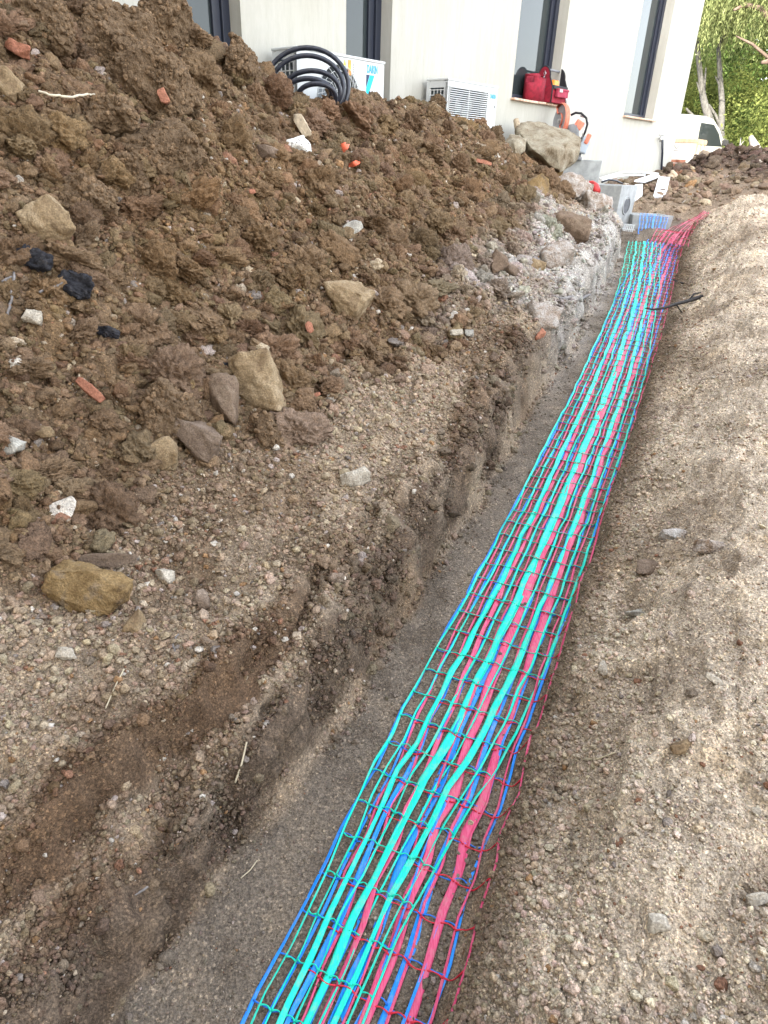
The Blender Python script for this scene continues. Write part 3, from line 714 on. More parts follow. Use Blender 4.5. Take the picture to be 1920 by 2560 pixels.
ICO = {k: ico(k) for k in (1, 2, 3, 4, 5)}
def clod_mesh(name, sub, seed, lump=.35, crumb=.10, cuts=0, flat=.8):
    """an irregular lump: cut by planes (stone) or crumbly (earth)"""
    R = np.random.default_rng(seed); v, f = ICO[sub]; v = v.copy()
    o = R.uniform(-50, 50, 3)
    r = 1+lump*vnoise(v[:, 0]*1.3+o[0], v[:, 1]*1.3+o[1], v[:, 2]*1.3+o[2], seed)+lump*.5*vnoise(v[:, 0]*2.7+o[0], v[:, 1]*2.7+o[1], v[:, 2]*2.7+o[2], seed+1)
    if crumb and sub >= 3:
        b = 1-np.abs(vnoise(v[:, 0]*5+o[1], v[:, 1]*5+o[2], v[:, 2]*5+o[0], seed+2)); r = r+crumb*(b-.6)
        b = 1-np.abs(vnoise(v[:, 0]*10+o[1], v[:, 1]*10+o[2], v[:, 2]*10+o[0], seed+3)); r = r+crumb*.6*(b-.6)
        if sub >= 4: r = r+crumb*.35*vnoise(v[:, 0]*21+o[1], v[:, 1]*21, v[:, 2]*21, seed+4)
    P = v*r[:, None]
    for k in range(cuts):
        nn = R.normal(0, 1, 3); nn /= np.linalg.norm(nn); d = R.uniform(.45, .85)
        q = P@nn-d; P = P-np.where(q > 0, q*.93, 0)[:, None]*nn
    if cuts and sub >= 4:
        nn = vnoise(P[:, 0]*6, P[:, 1]*6, P[:, 2]*6, seed+7)*.025+vnoise(P[:, 0]*15, P[:, 1]*15, P[:, 2]*15, seed+8)*.012; P = P*(1+nn)[:, None]
    P *= np.array([1, R.uniform(.65, 1), R.uniform(.5, flat)])
    me = bpy.data.meshes.new(name); me.from_pydata([tuple(p) for p in P], [], f)
    me.materials.append(M_CLOD)
    if sub >= 2: me.polygons.foreach_set('use_smooth', np.ones(len(f), dtype=bool))
    return me
def shape_set(name, specs):
    c = bpy.data.collections.new(name)
    for k, sp in enumerate(specs):
        me = clod_mesh(name, *sp); o = bpy.data.objects.new('%s_%02d' % (name, k), me); c.objects.link(o)
    return c, len(specs)
SET_SMALL = shape_set('crumb', [(2, 100+k, .38, 0, 0 if k % 2 else 3, .9) for k in range(8)])
SET_MID = shape_set('lump', [(3, 200+k, .46, .24, 0 if k % 5 else 4, .85) for k in range(12)])
SET_STONE = shape_set('chip', [(3, 400+k, .40, .10, 0 if k % 2 else 5, .8) for k in range(10)])
SET_BIG = shape_set('block', [(5, 300+k, .42, .34, 0 if k % 5 else 4, .85) for k in range(10)])
def scatter_points(name, shapes, P, rot, scl, idx, colr, label, cat=None):
    cset, nvar = shapes; N = len(P)
    me = bpy.data.meshes.new(name); me.vertices.add(N); me.vertices.foreach_set('co', P.ravel().astype(np.float32))
    a = me.attributes.new('rot', 'FLOAT_VECTOR', 'POINT'); a.data.foreach_set('vector', rot.ravel().astype(np.float32))
    a = me.attributes.new('scl', 'FLOAT_VECTOR', 'POINT'); a.data.foreach_set('vector', scl.ravel().astype(np.float32))
    a = me.attributes.new('pick', 'INT', 'POINT'); a.data.foreach_set('value', idx.astype(np.int32))
    a = me.attributes.new('tint', 'FLOAT_COLOR', 'POINT'); a.data.foreach_set('color', np.concatenate([colr, np.ones((N, 1))], 1).ravel().astype(np.float32))
    me.update(); o = bpy.data.objects.new(name, me); COL.objects.link(o)
    ng = bpy.data.node_groups.new(name+'_scatter', 'GeometryNodeTree')
    ng.interface.new_socket('Geometry', in_out='INPUT', socket_type='NodeSocketGeometry'); ng.interface.new_socket('Geometry', in_out='OUTPUT', socket_type='NodeSocketGeometry')
    gi = ng.nodes.new('NodeGroupInput'); go = ng.nodes.new('NodeGroupOutput'); ii = ng.nodes.new('GeometryNodeInstanceOnPoints'); ci = ng.nodes.new('GeometryNodeCollectionInfo')
    ci.inputs['Collection'].default_value = cset; ci.inputs['Separate Children'].default_value = True; ci.inputs['Reset Children'].default_value = True
    ii.inputs['Pick Instance'].default_value = True
    def na(nm, ty):
        k = ng.nodes.new('GeometryNodeInputNamedAttribute'); k.data_type = ty; k.inputs['Name'].default_value = nm; return k.outputs['Attribute']
    ng.links.new(gi.outputs[0], ii.inputs['Points']); ng.links.new(ci.outputs[0], ii.inputs['Instance'])
    ng.links.new(na('pick', 'INT'), ii.inputs['Instance Index']); ng.links.new(na('rot', 'FLOAT_VECTOR'), ii.inputs['Rotation']); ng.links.new(na('scl', 'FLOAT_VECTOR'), ii.inputs['Scale'])
    ng.links.new(ii.outputs[0], go.inputs[0])
    md = o.modifiers.new('scatter', 'NODES'); md.node_group = ng
    tag(o, label, cat, kind='stuff')
    return o
def sample(N, tr, sr, dens, seed, margin=.22, dmax=30):
    """points (t, s) spread with probability dens(t, s), kept near the part of the ground that is looked at"""
    R = np.random.default_rng(seed); T_, S_ = [], []; got = 0
    for _ in range(60):
        t = R.uniform(*tr, 60000); s = R.uniform(*sr, 60000); h = H0(t, s); x, y = to_xy(t, s)
        px, py, d = project(np.stack([x, y, h+floor_z(t)], -1))
        ok = (d > .4) & (px > -1920*margin) & (px < 1920*(1+margin)) & (py > -2560*margin) & (py < 2560*(1+margin)) & (d < dmax)
        ok &= R.random(60000) < dens(t, s, d)
        T_.append(t[ok]); S_.append(s[ok]); got += ok.sum()
        if got >= N: break
    return np.concatenate(T_)[:N], np.concatenate(S_)[:N]
def power(R, n, a, b, k=2.2):
    u = R.random(n); return (a**(1-k)+u*(b**(1-k)-a**(1-k)))**(1/(1-k))
PALE = np.array([[.40, .33, .25], [.46, .42, .37], [.33, .26, .18], [.28, .17, .09], [.36, .30, .27], [.22, .19, .17], [.27, .22, .17], [.38, .31, .22], [.24, .13, .085]])
def scatter(name, shapes, N, tr, sr, dens, seed, rmin, rmax, k, label, pale=.08, sink=.35, tintf=1.0, persp=0, cat=None, keep=None):
    R = np.random.default_rng(seed+1000); t, s = sample(N, tr, sr, dens, seed); n = len(t)
    r = power(R, n, rmin, rmax, k)
    x, y = to_xy(t, s); h = H(t, s); z = h+floor_z(t)
    d = (np.stack([x, y, z], -1)-CC)@CF
    if persp: r = np.maximum(r, persp*d*R.uniform(.8, 1.3, n))
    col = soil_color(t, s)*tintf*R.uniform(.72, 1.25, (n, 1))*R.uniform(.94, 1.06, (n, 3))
    pm = R.random(n) < pale; col[pm] = PALE[R.integers(0, len(PALE), pm.sum())]*R.uniform(.7, 1.2, (pm.sum(), 1))
    scl = np.repeat(r[:, None], 3, 1)*R.uniform(.75, 1.25, (n, 3))
    P = np.stack([x, y, z+r*(.6-sink)], -1)
    rot = np.stack([R.uniform(-.6, .6, n), R.uniform(-.6, .6, n), R.uniform(0, 6.28, n)], -1)
    print(name, n, 'r', r.min().round(4), r.max().round(4))
    return scatter_points(name, shapes, P, rot, scl, R.integers(0, shapes[1], n), col, label, cat)
inv = lambda d, a: np.clip((a/d)**2, 0, 1)
heapd = lambda t, s, d: zones(t, s)[0]*(s > ip(t, RS)-.9)*inv(d, 4.0)
scatter('soil_crumbs', SET_SMALL, 190000, (-2.6, 9.8), (-5, -.6), lambda t, s, d: (zones(t, s)[0]*.95+.05)*(s > ip(t, RS)-.7)*inv(d, 4.2), 1, .006, .028, 2.5, 'small crumbs of brown earth covering the heap', .05, .25, 1.05, persp=.0024)
scatter('soil_clods', SET_MID, 9000, (-2.6, 9.8), (-5, -.8), heapd, 2, .018, .06, 2.6, 'fist sized clods of brown earth on the heap', .06, .35)
scatter('soil_blocks', SET_BIG, 900, (-2.6, 9.8), (-5, -.9), lambda t, s, d: zones(t, s)[0]*(s > ip(t, RS)-.4), 3, .055, .15, 2.8, 'large lumps of brown earth embedded in the heap', .0, .55)
# stones fallen on the bank below the heap
bankd = lambda t, s, d: (1-zones(t, s)[0])*sst(.02, .22, ip(t, SA)-s)*np.clip(np.exp(-np.abs(ip(t, SC)-s)/.30)*1.0+.05+.5*(fbm2(t*2, s*2, 97, 2) > .35), 0, 1)*inv(d, 2.4)*(.25+.75*sst(-1.5, -.6, t-.5*(s+1)))
scatter('gravel', SET_STONE, 8000, (-2.6, 9), (-2.6, -.45), bankd, 4, .005, .021, 2.4, 'loose stones and clods scattered over the left bank', .22, .25, 1.1, persp=.0016)
rightd = lambda t, s, d: sst(.10, .45, s-ip(t, SD))*(.035+.96*sst(.12, .65, fbm2(t*1.9+4, s*1.9, 98, 3)))*inv(d, 2.0)*sst(9.6, 9.2, t)
scatter('stone_chips', SET_STONE, 8000, (-2.6, 9.5), (.4, 4.5), rightd, 5, .003, .019, 2.6, 'small pale stones strewn over the right bank', .30, .25, 1.0, persp=.0013)
scatter('sand_grains', SET_SMALL, 80000, (-2.6, 9.5), (-2.4, 3.5), lambda t, s, d: (1-zones(t, s)[0])*inv(d, 1.9)*(1-.75*zones(t, s)[1]), 6, .0022, .0055, 2.2, 'coarse sand grains on the banks and the trench floor', .08, .2, 1.05, persp=.0010)
scatter('bank_crumbs', SET_SMALL, 26000, (-2.6, 9.6), (-2.2, 3.0), lambda t, s, d: (1-zones(t, s)[0])*inv(d, 2.4)*np.clip(sst(.0, .06, ip(t, SA)-s)*sst(.6, .2, ip(t, SA)-s)*.8+sst(0, .05, s-ip(t, SD))*sst(.5, .2, s-ip(t, SD))*.7+.35*(fbm2(t*2.3, s*2.3, 99, 3) > .2)*(s < .2), 0, 1)*(1-.9*zones(t, s)[1]*sst(.02, .12, np.minimum(s-ip(t, SA), ip(t, SD)-s))), 9, .004, .015, 2.4, 'crumbs of earth broken from the trench sides', .05, .3, 1.0, persp=.0016)
scatter('wall_clods', SET_MID, 1900, (-1.0, 8.2), (-1.3, -.1), lambda t, s, d: sst(-.07, .0, ip(t, SA)-s)*sst(.40, .2, ip(t, SA)-s)*(.15+.85*(fbm2(t*2.6, s*2.6, 96, 2) > .05))*inv(d, 3.0)*sst(-.9, .3, t), 12, .008, .045, 2.5, 'clods of earth sticking to and fallen from the left trench wall', .02, .4, .85)
scatter('dark_clods', SET_MID, 6000, (10.2, 17), (-1.6, 7), lambda t, s, d: .25+.75*zones(t, s)[4], 7, .012, .13, 2.1, 'damp dark clods lying beyond the end of the trench', .05, .3)
# ------------------------------------------------------------------ rocks one can point at
def rock_material(name, cols, scale=9, bump=.012, rough=.92):
    """cols: list of (position, colour) along a noise ramp"""
    m = bpy.data.materials.new(name); m.use_nodes = True; n = m.node_tree.nodes; L = m.node_tree.links
    b = n['Principled BSDF']; b.inputs['Roughness'].default_value = rough; b.inputs['Specular IOR Level'].default_value = .18
    g = n.new('ShaderNodeNewGeometry')
    k = n.new('ShaderNodeTexNoise'); k.inputs['Scale'].default_value = scale; k.inputs['Detail'].default_value = 8; k.inputs['Roughness'].default_value = .68; k.inputs['Distortion'].default_value = .4; L.new(g.outputs['Position'], k.inputs['Vector'])
    r = n.new('ShaderNodeValToRGB'); e = r.color_ramp.elements
    while len(e) < len(cols): e.new(.5)
    for el, (p, c) in zip(e, cols): el.position = p; el.color = (*c, 1)
    L.new(k.outputs['Fac'], r.inputs['Fac'])
    k2 = n.new('ShaderNodeTexNoise'); k2.inputs['Scale'].default_value = 120; k2.inputs['Detail'].default_value = 4; L.new(g.outputs['Position'], k2.inputs['Vector'])
    r2 = n.new('ShaderNodeValToRGB'); e = r2.color_ramp.elements; e[0].position = .3; e[0].color = (.6, .6, .6, 1); e[1].position = .7; e[1].color = (1.35, 1.34, 1.3, 1); L.new(k2.outputs['Fac'], r2.inputs['Fac'])
    x = n.new('ShaderNodeMix'); x.data_type = 'RGBA'; x.blend_type = 'MULTIPLY'; x.inputs[0].default_value = .85; L.new(r.outputs['Color'], x.inputs[6]); L.new(r2.outputs['Color'], x.inputs[7]); L.new(x.outputs[2], b.inputs['Base Color'])
    bp = n.new('ShaderNodeBump'); bp.inputs['Distance'].default_value = bump; bp.inputs['Strength'].default_value = .9; L.new(k.outputs['Fac'], bp.inputs['Height'])
    b2 = n.new('ShaderNodeBump'); b2.inputs['Distance'].default_value = bump*.35; b2.inputs['Strength'].default_value = .8; L.new(k2.outputs['Fac'], b2.inputs['Height']); L.new(bp.outputs[0], b2.inputs['Normal'])
    def crumbs(scale, dist, strength, prev):
        v = n.new('ShaderNodeTexVoronoi'); v.feature = 'F1'; v.inputs['Scale'].default_value = scale; L.new(g.outputs['Position'], v.inputs['Vector'])
        k = n.new('ShaderNodeBump'); k.invert = True; k.inputs['Distance'].default_value = dist; k.inputs['Strength'].default_value = strength; L.new(v.outputs['Distance'], k.inputs['Height'])
        if prev is not None: L.new(prev, k.inputs['Normal'])
        return k.outputs[0]
    L.new(crumbs(120, .007, .5, crumbs(55, .014, .45, b2.outputs[0])) if 'earth' in name or 'rubble' in name else crumbs(140, .004, .4, b2.outputs[0]), b.inputs['Normal'])
    return m
R_TAN = rock_material('tan_stone', [(.3, (.15, .10, .06)), (.5, (.27, .195, .115)), (.7, (.40, .315, .21))])
R_OCHRE = rock_material('ochre_stone', [(.32, (.09, .065, .045)), (.44, (.20, .13, .06)), (.54, (.27, .185, .09)), (.62, (.22, .165, .11)), (.74, (.36, .29, .19))], 6, .02)
R_BROWN = rock_material('brown_stone', [(.3, (.10, .07, .05)), (.5, (.17, .12, .085)), (.7, (.25, .19, .14))])
R_GREY = rock_material('grey_stone', [(.3, (.22, .20, .18)), (.5, (.36, .34, .30)), (.7, (.48, .46, .41))], 11)
R_MAUVE = rock_material('mauve_stone', [(.3, (.12, .085, .062)), (.55, (.19, .14, .105)), (.75, (.28, .22, .175))])
R_PALE = rock_material('pale_stone', [(.3, (.30, .26, .21)), (.55, (.45, .40, .33)), (.75, (.60, .56, .49))], 14)
R_EARTH = rock_material('earth_lump', [(.3, (.095, .062, .037)), (.5, (.16, .108, .066)), (.72, (.24, .17, .11))], 12, .02)
R_BOULD = rock_material('boulder_stone', [(.34, (.12, .085, .05)), (.46, (.25, .205, .145)), (.6, (.33, .295, .225)), (.76, (.39, .365, .30))], 5, .03)
R_TERRA = rock_material('terracotta', [(.3, (.24, .10, .065)), (.6, (.38, .17, .11))], 20, .003)
R_COAL = rock_material('charcoal', [(.3, (.012, .012, .016)), (.55, (.03, .03, .036)), (.78, (.09, .085, .085))], 22, .012, .7)
R_WHITE = rock_material('plastered', [(.38, (.12, .11, .10)), (.45, (.72, .72, .70)), (.7, (.85, .85, .83))], 30, .004)
R_RUBBLE = rock_material('dusty_rubble', [(.32, (.20, .13, .08)), (.5, (.36, .31, .27)), (.7, (.52, .50, .48))], 12, .015)
LUMP_PTS = []
def hull_rock(name, pts, m, label, cat='rock', seed=0, group=None, disp=.03, levels=4, smooth=True, parent=None):
    """a rock from a rough set of corner points"""
    bm = bmesh.new()
    for p in pts: bm.verts.new(p)
    res = bmesh.ops.convex_hull(bm, input=bm.verts); bmesh.ops.delete(bm, geom=[g for g in res['geom_interior'] if isinstance(g, bmesh.types.BMVert)], context='VERTS')
    bmesh.ops.triangulate(bm, faces=bm.faces)
    for k in range(levels):
        bmesh.ops.subdivide_edges(bm, edges=bm.edges, cuts=1, use_grid_fill=True)
        if k == 1: bmesh.ops.smooth_vert(bm, verts=bm.verts, factor=.14, use_axis_x=True, use_axis_y=True, use_axis_z=True)
    bm.normal_update(); V = np.array([v.co[:] for v in bm.verts]); N = np.array([v.normal[:] for v in bm.verts])
    size = np.ptp(V, 0).max(); c = V.mean(0); q = V/size
    a = vnoise(q[:, 0]*3.1+seed, q[:, 1]*3.1, q[:, 2]*3.1, seed)*1.2+(1-np.abs(vnoise(q[:, 0]*7+seed, q[:, 1]*7, q[:, 2]*7, seed+1)))*.8-.4+.45*vnoise(q[:, 0]*16, q[:, 1]*16+seed, q[:, 2]*16, seed+2)+.25*vnoise(q[:, 0]*36, q[:, 1]*36+seed, q[:, 2]*36, seed+3)
    if m is R_EARTH: a = a+.55*(1-np.abs(vnoise(q[:, 0]*13+seed, q[:, 1]*13, q[:, 2]*13, seed+4)))+.40*(1-np.abs(vnoise(q[:, 0]*27+seed, q[:, 1]*27, q[:, 2]*27, seed+5)))-.5
    V = V+N*(a*disp*size)[:, None]
    if m is R_EARTH: LUMP_PTS.append((V[N[:, 2] > -.35], size))
    for v, p in zip(bm.verts, V): v.co = p
    me = bpy.data.meshes.new(name); bm.to_mesh(me); bm.free()
    o = fin(name, me, m, parent, smooth)
    if label: tag(o, label, cat, group)
    return o
def stone_at(name, dx, dy, rx, ry, m, label, cat='stone', seed=0, sink=.30, rot=0., depth=.9, n=13, disp=.035, group=None, levels=3, lift=0):
    """a stone standing where display pixel (dx, dy) meets the ground; rx, ry = half size in display pixels"""
    K = 1920/1659; R = np.random.default_rng(seed+500)
    P = hit_ground(dx*K, (dy+ry*.45)*K); d = (P-CC)@CF; mp = d/FOC*K
    a, b = rx*mp, ry*mp; c = min(a, b)*depth; P = P+CU*b*.45
    dirn = (P-CC)/np.linalg.norm(P-CC)
    P = P+np.array([0, 0, 1])*(lift*b)+dirn*c*(sink-.1)
    _t, _s = to_ts(P[0], P[1]); P = P-dirn*(.045*float(zones(np.array(_t), np.array(_s))[0])+.010)*(m is not R_EARTH)
    pts = []
    for k in range(n):
        v = R.normal(0, 1, 3); v /= np.linalg.norm(v); v = np.sign(v)*np.abs(v)**.75; v /= max(np.abs(v).max(), .8)
        u, w_, q = v[0]*a, v[1]*b, v[2]*c
        uu = u*math.cos(rot)-w_*math.sin(rot); ww = u*math.sin(rot)+w_*math.cos(rot)
        pts.append(P+CR*uu+CU*ww+CF*q)
    return hull_rock(name, pts, m, label, cat, seed, group, disp, levels)
ST = [
 ('slab', 108, 487, 50, 48, R_TAN, 'pale tan stone slab sticking out of the heap near the left edge', .3, -.75),
 ('boulder', 193, 1270, 100, 56, R_OCHRE, 'ochre boulder with rusty streaks lying on the bank at lower left', .2, -.1),
 ('stone', 283, 1342, 27, 31, R_TAN, 'rounded tan stone just below the ochre boulder', .2, .2),
 ('stone', 747, 640, 54, 52, R_TAN, 'square tan block in the middle of the heap', .35, -.5),
 ('stone', 486, 866, 30, 58, R_BROWN, 'upright oblong brown stone at the foot of the heap', .25, .05),
 ('boulder', 563, 840, 62, 72, R_TAN, 'big rough tan block leaning right of the upright brown stone', .35, .3),
 ('stone', 432, 950, 62, 42, R_MAUVE, 'reddish brown wedge shaped stone at the foot of the heap', .3, -.45),
 ('stone', 356, 978, 30, 34, R_TAN, 'knobbly tan stone left of the reddish wedge stone', .3, .5),
 ('stone', 578, 326, 22, 18, R_MAUVE, 'flat grey brown stone beside the white spattered block', .15, -.15),
 ('plaster_block', 645, 318, 26, 17, R_WHITE, 'white plaster spattered block with dark specks on the heap', .1, .15),
 ('stone', 22, 962, 28, 25, R_GREY, 'pale grey stone at the left edge below the heap', -.25, 0),
 ('stone', 18, 185, 30, 34, R_TAN, 'yellowish stone at the left edge high on the heap', .35, 0),
 ('stone', 41, 108, 30, 15, R_TERRA, 'reddish stone at the upper left of the heap', .3, -.1),
 ('stone', 75, 685, 22, 15, R_PALE, 'small pale stone under the black roots at left', .15, -.1),
 ('stone', 90, 930, 24, 14, R_TAN, 'small flat buff stone near the brick shard', .2, -.1),
 ('stone', 355, 1242, 20, 20, R_PALE, 'white round stone right of the ochre boulder', .15, 0),
 ('stone', 440, 1295, 14, 24, R_MAUVE, 'small pinkish stone in the bank hollow', .2, .3),
 ('stone', 770, 1035, 34, 20, R_PALE, 'pale pinkish stone on the trodden bank', .2, .3),
 ('stone', 585, 940, 32, 44, R_EARTH, 'rounded dark clod with a white chip at the heap foot', .25, .3),
 ('stone', 145, 1412, 24, 14, R_PALE, 'cream knobbly stone on the lower left bank', .15, -.1),
 ('stone', 1186, 366, 27, 26, R_OCHRE, 'rusty stone just under the big grey boulder', -.3, .3),
 ('stone', 1226, 492, 46, 30, R_BROWN, 'dark brown overhanging lump on the dusty trench edge', .25, -.15),
 ('stone', 1075, 567, 20, 24, R_BROWN, 'brown stone on the right slope of the heap', .25, .3),
 ('stone', 1155, 577, 24, 14, R_TAN, 'buff flat stone near the dusty trench edge', .2, -.2),
 ('stone', 1170, 690, 40, 32, R_RUBBLE, 'dusty pale stone above the terracotta piece in the trench edge', .45, -.2),
 ('tile_shard', 1164, 724, 14, 14, R_TERRA, 'terracotta piece stuck in the trench edge under a dusty stone', .6, .4),
 ('stone', 1378, 1322, 25, 15, R_GREY, 'grey flat stone on the right bank beside the hollow', .25, -.4),
 ('stone', 1300, 1443, 12, 15, R_PALE, 'whitish pebble inside the hollow of the right bank', .2, 0),
 ('stone', 1472, 1613, 24, 13, R_TAN, 'single tan stone on the middle of the right bank', .15, .3),
 ('stone', 1422, 1996, 26, 17, R_PALE, 'pale stone in the gravel patch at lower right', .2, 0),
 ('stone', 1452, 1155, 28, 17, R_RUBBLE, 'half buried buff stone on the right bank', .4, -.2),
 ('stone', 1395, 1225, 22, 17, R_MAUVE, 'brownish stone sitting on the right bank slope', .25, .1),
 ('stone', 1533, 1185, 36, 17, R_RUBBLE, 'wide earthy stone at the right edge bank', .35, -.15),
 ('stone', 985, 717, 14, 11, R_PALE, 'small pinkish white stone beside the grey one on the slope', .1, 0),
 ('stone', 1013, 719, 10, 9, R_GREY, 'tiny blue grey stone on the dusty slope', .1, 0),
 ('stone', 815, 795, 32, 20, R_EARTH, 'dark oval clod lying at the right foot of the heap', -.3, -.2),
 ('stone', 1105, 585, 22, 12, R_MAUVE, 'reddish brown pebble on the slope right of the tan block', .2, -.3),
]
for k, (nm, x, y, rx, ry, m, lb, sk, rt) in enumerate(ST):
    stone_at(nm, x, y, rx, ry, m, lb, 'boulder' if nm == 'boulder' else ('tile' if nm == 'tile_shard' else 'stone'), k*7+3, sk, rt, levels=4 if rx > 40 else 3)
# great clods of earth in the heap
CL = [(345, 40, 48, 60), (245, 110, 95, 80), (330, 205, 95, 70), (75, 60, 70, 50), (195, 255, 90, 40), (345, 330, 85, 62), (165, 430, 75, 45), (270, 395, 50, 60), (110, 265, 50, 30), (520, 165, 42, 45), (524, 112, 18, 44), (415, 80, 40, 35),
      (360, 905, 66, 60), (445, 690, 60, 40), (620, 355, 55, 45), (690, 395, 45, 60), (830, 660, 50, 40), (790, 230, 45, 30), (690, 215, 40, 35), (880, 215, 40, 30), (330, 565, 55, 60), (405, 590, 55, 40), (560, 520, 60, 45), (480, 560, 50, 40), (215, 1060, 70, 45), (110, 1020, 60, 45), (235, 600, 45, 40),
      (920, 330, 50, 35), (660, 560, 45, 35), (300, 1000, 60, 40), (150, 560, 60, 40), (60, 800, 60, 40), (280, 760, 55, 40), (640, 700, 50, 40)]
kk = 1920/1659
for k, (x, y, rx, ry) in enumerate(CL):
    if k < 8 or k in (9, 10, 12):
        lbs = ['square earth lump on the heap top beside the left window', 'huge jagged earth lump high on the heap', 'broad earth lump below the huge jagged one', 'loose earth lump at the upper left corner of the picture', 'long flat earth lump under the white root', 'big rounded earth lump at mid height left of the spattered block', 'wide crumbly earth lump above the tan slab', 'steep earth lump left of the big rounded one', '', 'purplish earth lump below the heap ridge', 'thin upright earth lump standing on the heap ridge', '', 'knotted earth lump above the reddish wedge stone']
        stone_at('earth_lump', x, y, rx, ry, R_EARTH, lbs[k], 'earth lump', 900+k*5, .45, (k*.7) % 1.2-.6, .9, 16, .055, 'great lumps of earth in the heap', 5)
rest = [(x, y, rx, ry) for k, (x, y, rx, ry) in enumerate(CL) if not (k < 8 or k in (9, 10, 12))]
RR_ = np.random.default_rng(77); PP, SC_, RO_ = [], [], []
for (x, y, rx, ry) in rest:
    p = hit_ground(x*kk, y*kk); d = (p-CC)@CF; r = d/FOC*kk
    PP.append(p); SC_.append((rx*r*.85, rx*r*.75, ry*r*.9)); RO_.append((RR_.uniform(-.4, .4), RR_.uniform(-.4, .4), RR_.uniform(0, 6)))
PP = np.array(PP); ts_ = to_ts(PP[:, 0], PP[:, 1])
scatter_points('soil_masses', SET_BIG, PP, np.array(RO_), np.array(SC_), RR_.integers(0, 10, len(PP)), soil_color(ts_[0], ts_[1])*1.1, 'middling lumps of brown earth spread through the heap')

# crumbs sticking to the great lumps
PP, SC_ = [], []
for V_, sz in LUMP_PTS:
    n_ = int(min(900, 2600*sz*sz)); PP.append(V_[RR_.integers(0, len(V_), n_)]); SC_.append(power(RR_, n_, .006, .024, 2.3))
PP = np.concatenate(PP); SC_ = np.concatenate(SC_); n_ = len(PP)
scatter_points('clinging_crumbs', SET_SMALL, PP, RR_.uniform(0, 6, (n_, 3)), np.repeat(SC_[:, None], 3, 1)*RR_.uniform(.7, 1.2, (n_, 3)), RR_.integers(0, SET_SMALL[1], n_), C_HEAP*RR_.uniform(.8, 1.35, (n_, 1)), 'small crumbs of earth clinging to the great lumps of the heap')
# the big boulder at the end of the heap and rubble under it
def P3(px, py, d): return at(px, py, d)
bd = 9.2
hull_rock('boulder', [P3(1292, 322, bd), P3(1317, 302, bd+.25), P3(1372, 312, bd+.3), P3(1432, 338, bd+.15), P3(1450, 350, bd-.05), P3(1449, 378, bd-.1), P3(1436, 402, bd-.1), P3(1402, 436, bd-.2), P3(1395, 372, bd-.45), P3(1330, 372, bd-.45), P3(1312, 385, bd-.2), P3(1420, 345, bd+.9), P3(1330, 320, bd+.9), P3(1380, 420, bd+.6), P3(1300, 390, bd+.4), P3(1430, 400, bd+.5)], R_BOULD, 'big greyish boulder with a brown broken side on the end of the heap', 'boulder', 31, None, .022, 4)
hull_rock('boulder', [P3(1262, 352, 8.95), P3(1276, 335, 9.0), P3(1300, 334, 9.0), P3(1312, 350, 8.9), P3(1310, 378, 8.8), P3(1290, 392, 8.75), P3(1266, 382, 8.8), P3(1285, 345, 9.35), P3(1295, 375, 9.3), P3(1285, 360, 8.7)], R_BOULD, 'smaller grey boulder left of the big boulder at the heap end', 'boulder', 37, None, .03, 4)
for k, (x, y, rx, ry, m, lb) in enumerate([(1232, 410, 44, 24, R_RUBBLE, 'white dusted rubble lump at the trench corner below the boulder'), (1290, 440, 30, 30, R_RUBBLE, 'dusty lump beside the concrete chamber'), (1165, 410, 22, 26, R_OCHRE, 'small rusty lump on the heap end'), (1200, 560, 40, 30, R_RUBBLE, 'chalky lump in the pale trench edge')]):
    stone_at('rubble_lump', x, y, rx, ry, m, lb, 'rubble', 1300+k, .3, .2*k-.3, .9, 14, .05)

# ------------------------------------------------------------------ debris
def strip_debris(name, pts, m, label, cat, w):
    mb = MB(); mb.tube(pts, w, 6); return tag(mb.build(name, m, smooth=True), label, cat)
M_WOOD = mat('old_wood', (.40, .32, .22), .85, noise=30, amt=.4, stretch=(1, 1, .15), bump=.003); M_ROOT = mat('pale_root', (.62, .55, .42), .8, noise=30, amt=.2); M_BLACKROOT = mat('black_root', (.025, .021, .019), .75, noise=30, amt=.5, bump=.003); M_STRAW = mat('straw', (.50, .43, .30), .8); M_GREYROOT = mat('grey_root', (.22, .20, .19), .85, noise=40, amt=.4, bump=.003)
M_SCRAP = mat('orange_scrap', (.80, .17, .09), .45, noise=20, amt=.25); M_REDPL = mat('red_pipe', (.50, .04, .04), .5, noise=14, amt=.4)
def line_on_ground(dpts, lift=.014, K=1920/1659):
    o = []
    for x, y in dpts: p = hit_ground(x*K, y*K); dv = (CC-p)/np.linalg.norm(CC-p); o.append(p+dv*lift)
    o = np.array(o); q = np.linspace(0, len(o)-1, len(o)*4); i = np.minimum(q.astype(int), len(o)-2); f = (q-i)[:, None]; return o[i]*(1-f)+o[i+1]*f
def wiggle(p, a, seed):
    R = np.random.default_rng(seed); return p+R.normal(0, a, p.shape)
strip_debris('root', wiggle(line_on_ground([(82, 197), (110, 205), (150, 210), (190, 203), (225, 208)], .10), .004, 1), M_ROOT, 'white bare root hanging across the upper left of the heap', 'root', .007)
strip_debris('twig', wiggle(line_on_ground([(272, 1943), (300, 1928), (340, 1905)], .008), .001, 2), M_GREYROOT, 'grey twig lying on the lower left trench side', 'twig', .0045)
strip_debris('straw', line_on_ground([(533, 1603), (522, 1650), (508, 1690)], .012), M_STRAW, 'pale straw sticking on the left trench wall', 'straw', .0035)
strip_debris('straw', line_on_ground([(556, 1858), (540, 1880), (520, 1897)], .008), M_STRAW, 'short curved straw on the sand near the trench floor', 'straw', .0022)
strip_debris('straw', line_on_ground([(268, 1445), (250, 1480), (228, 1530)], .015), M_STRAW, 'long thin straw on the left bank', 'straw', .0025)
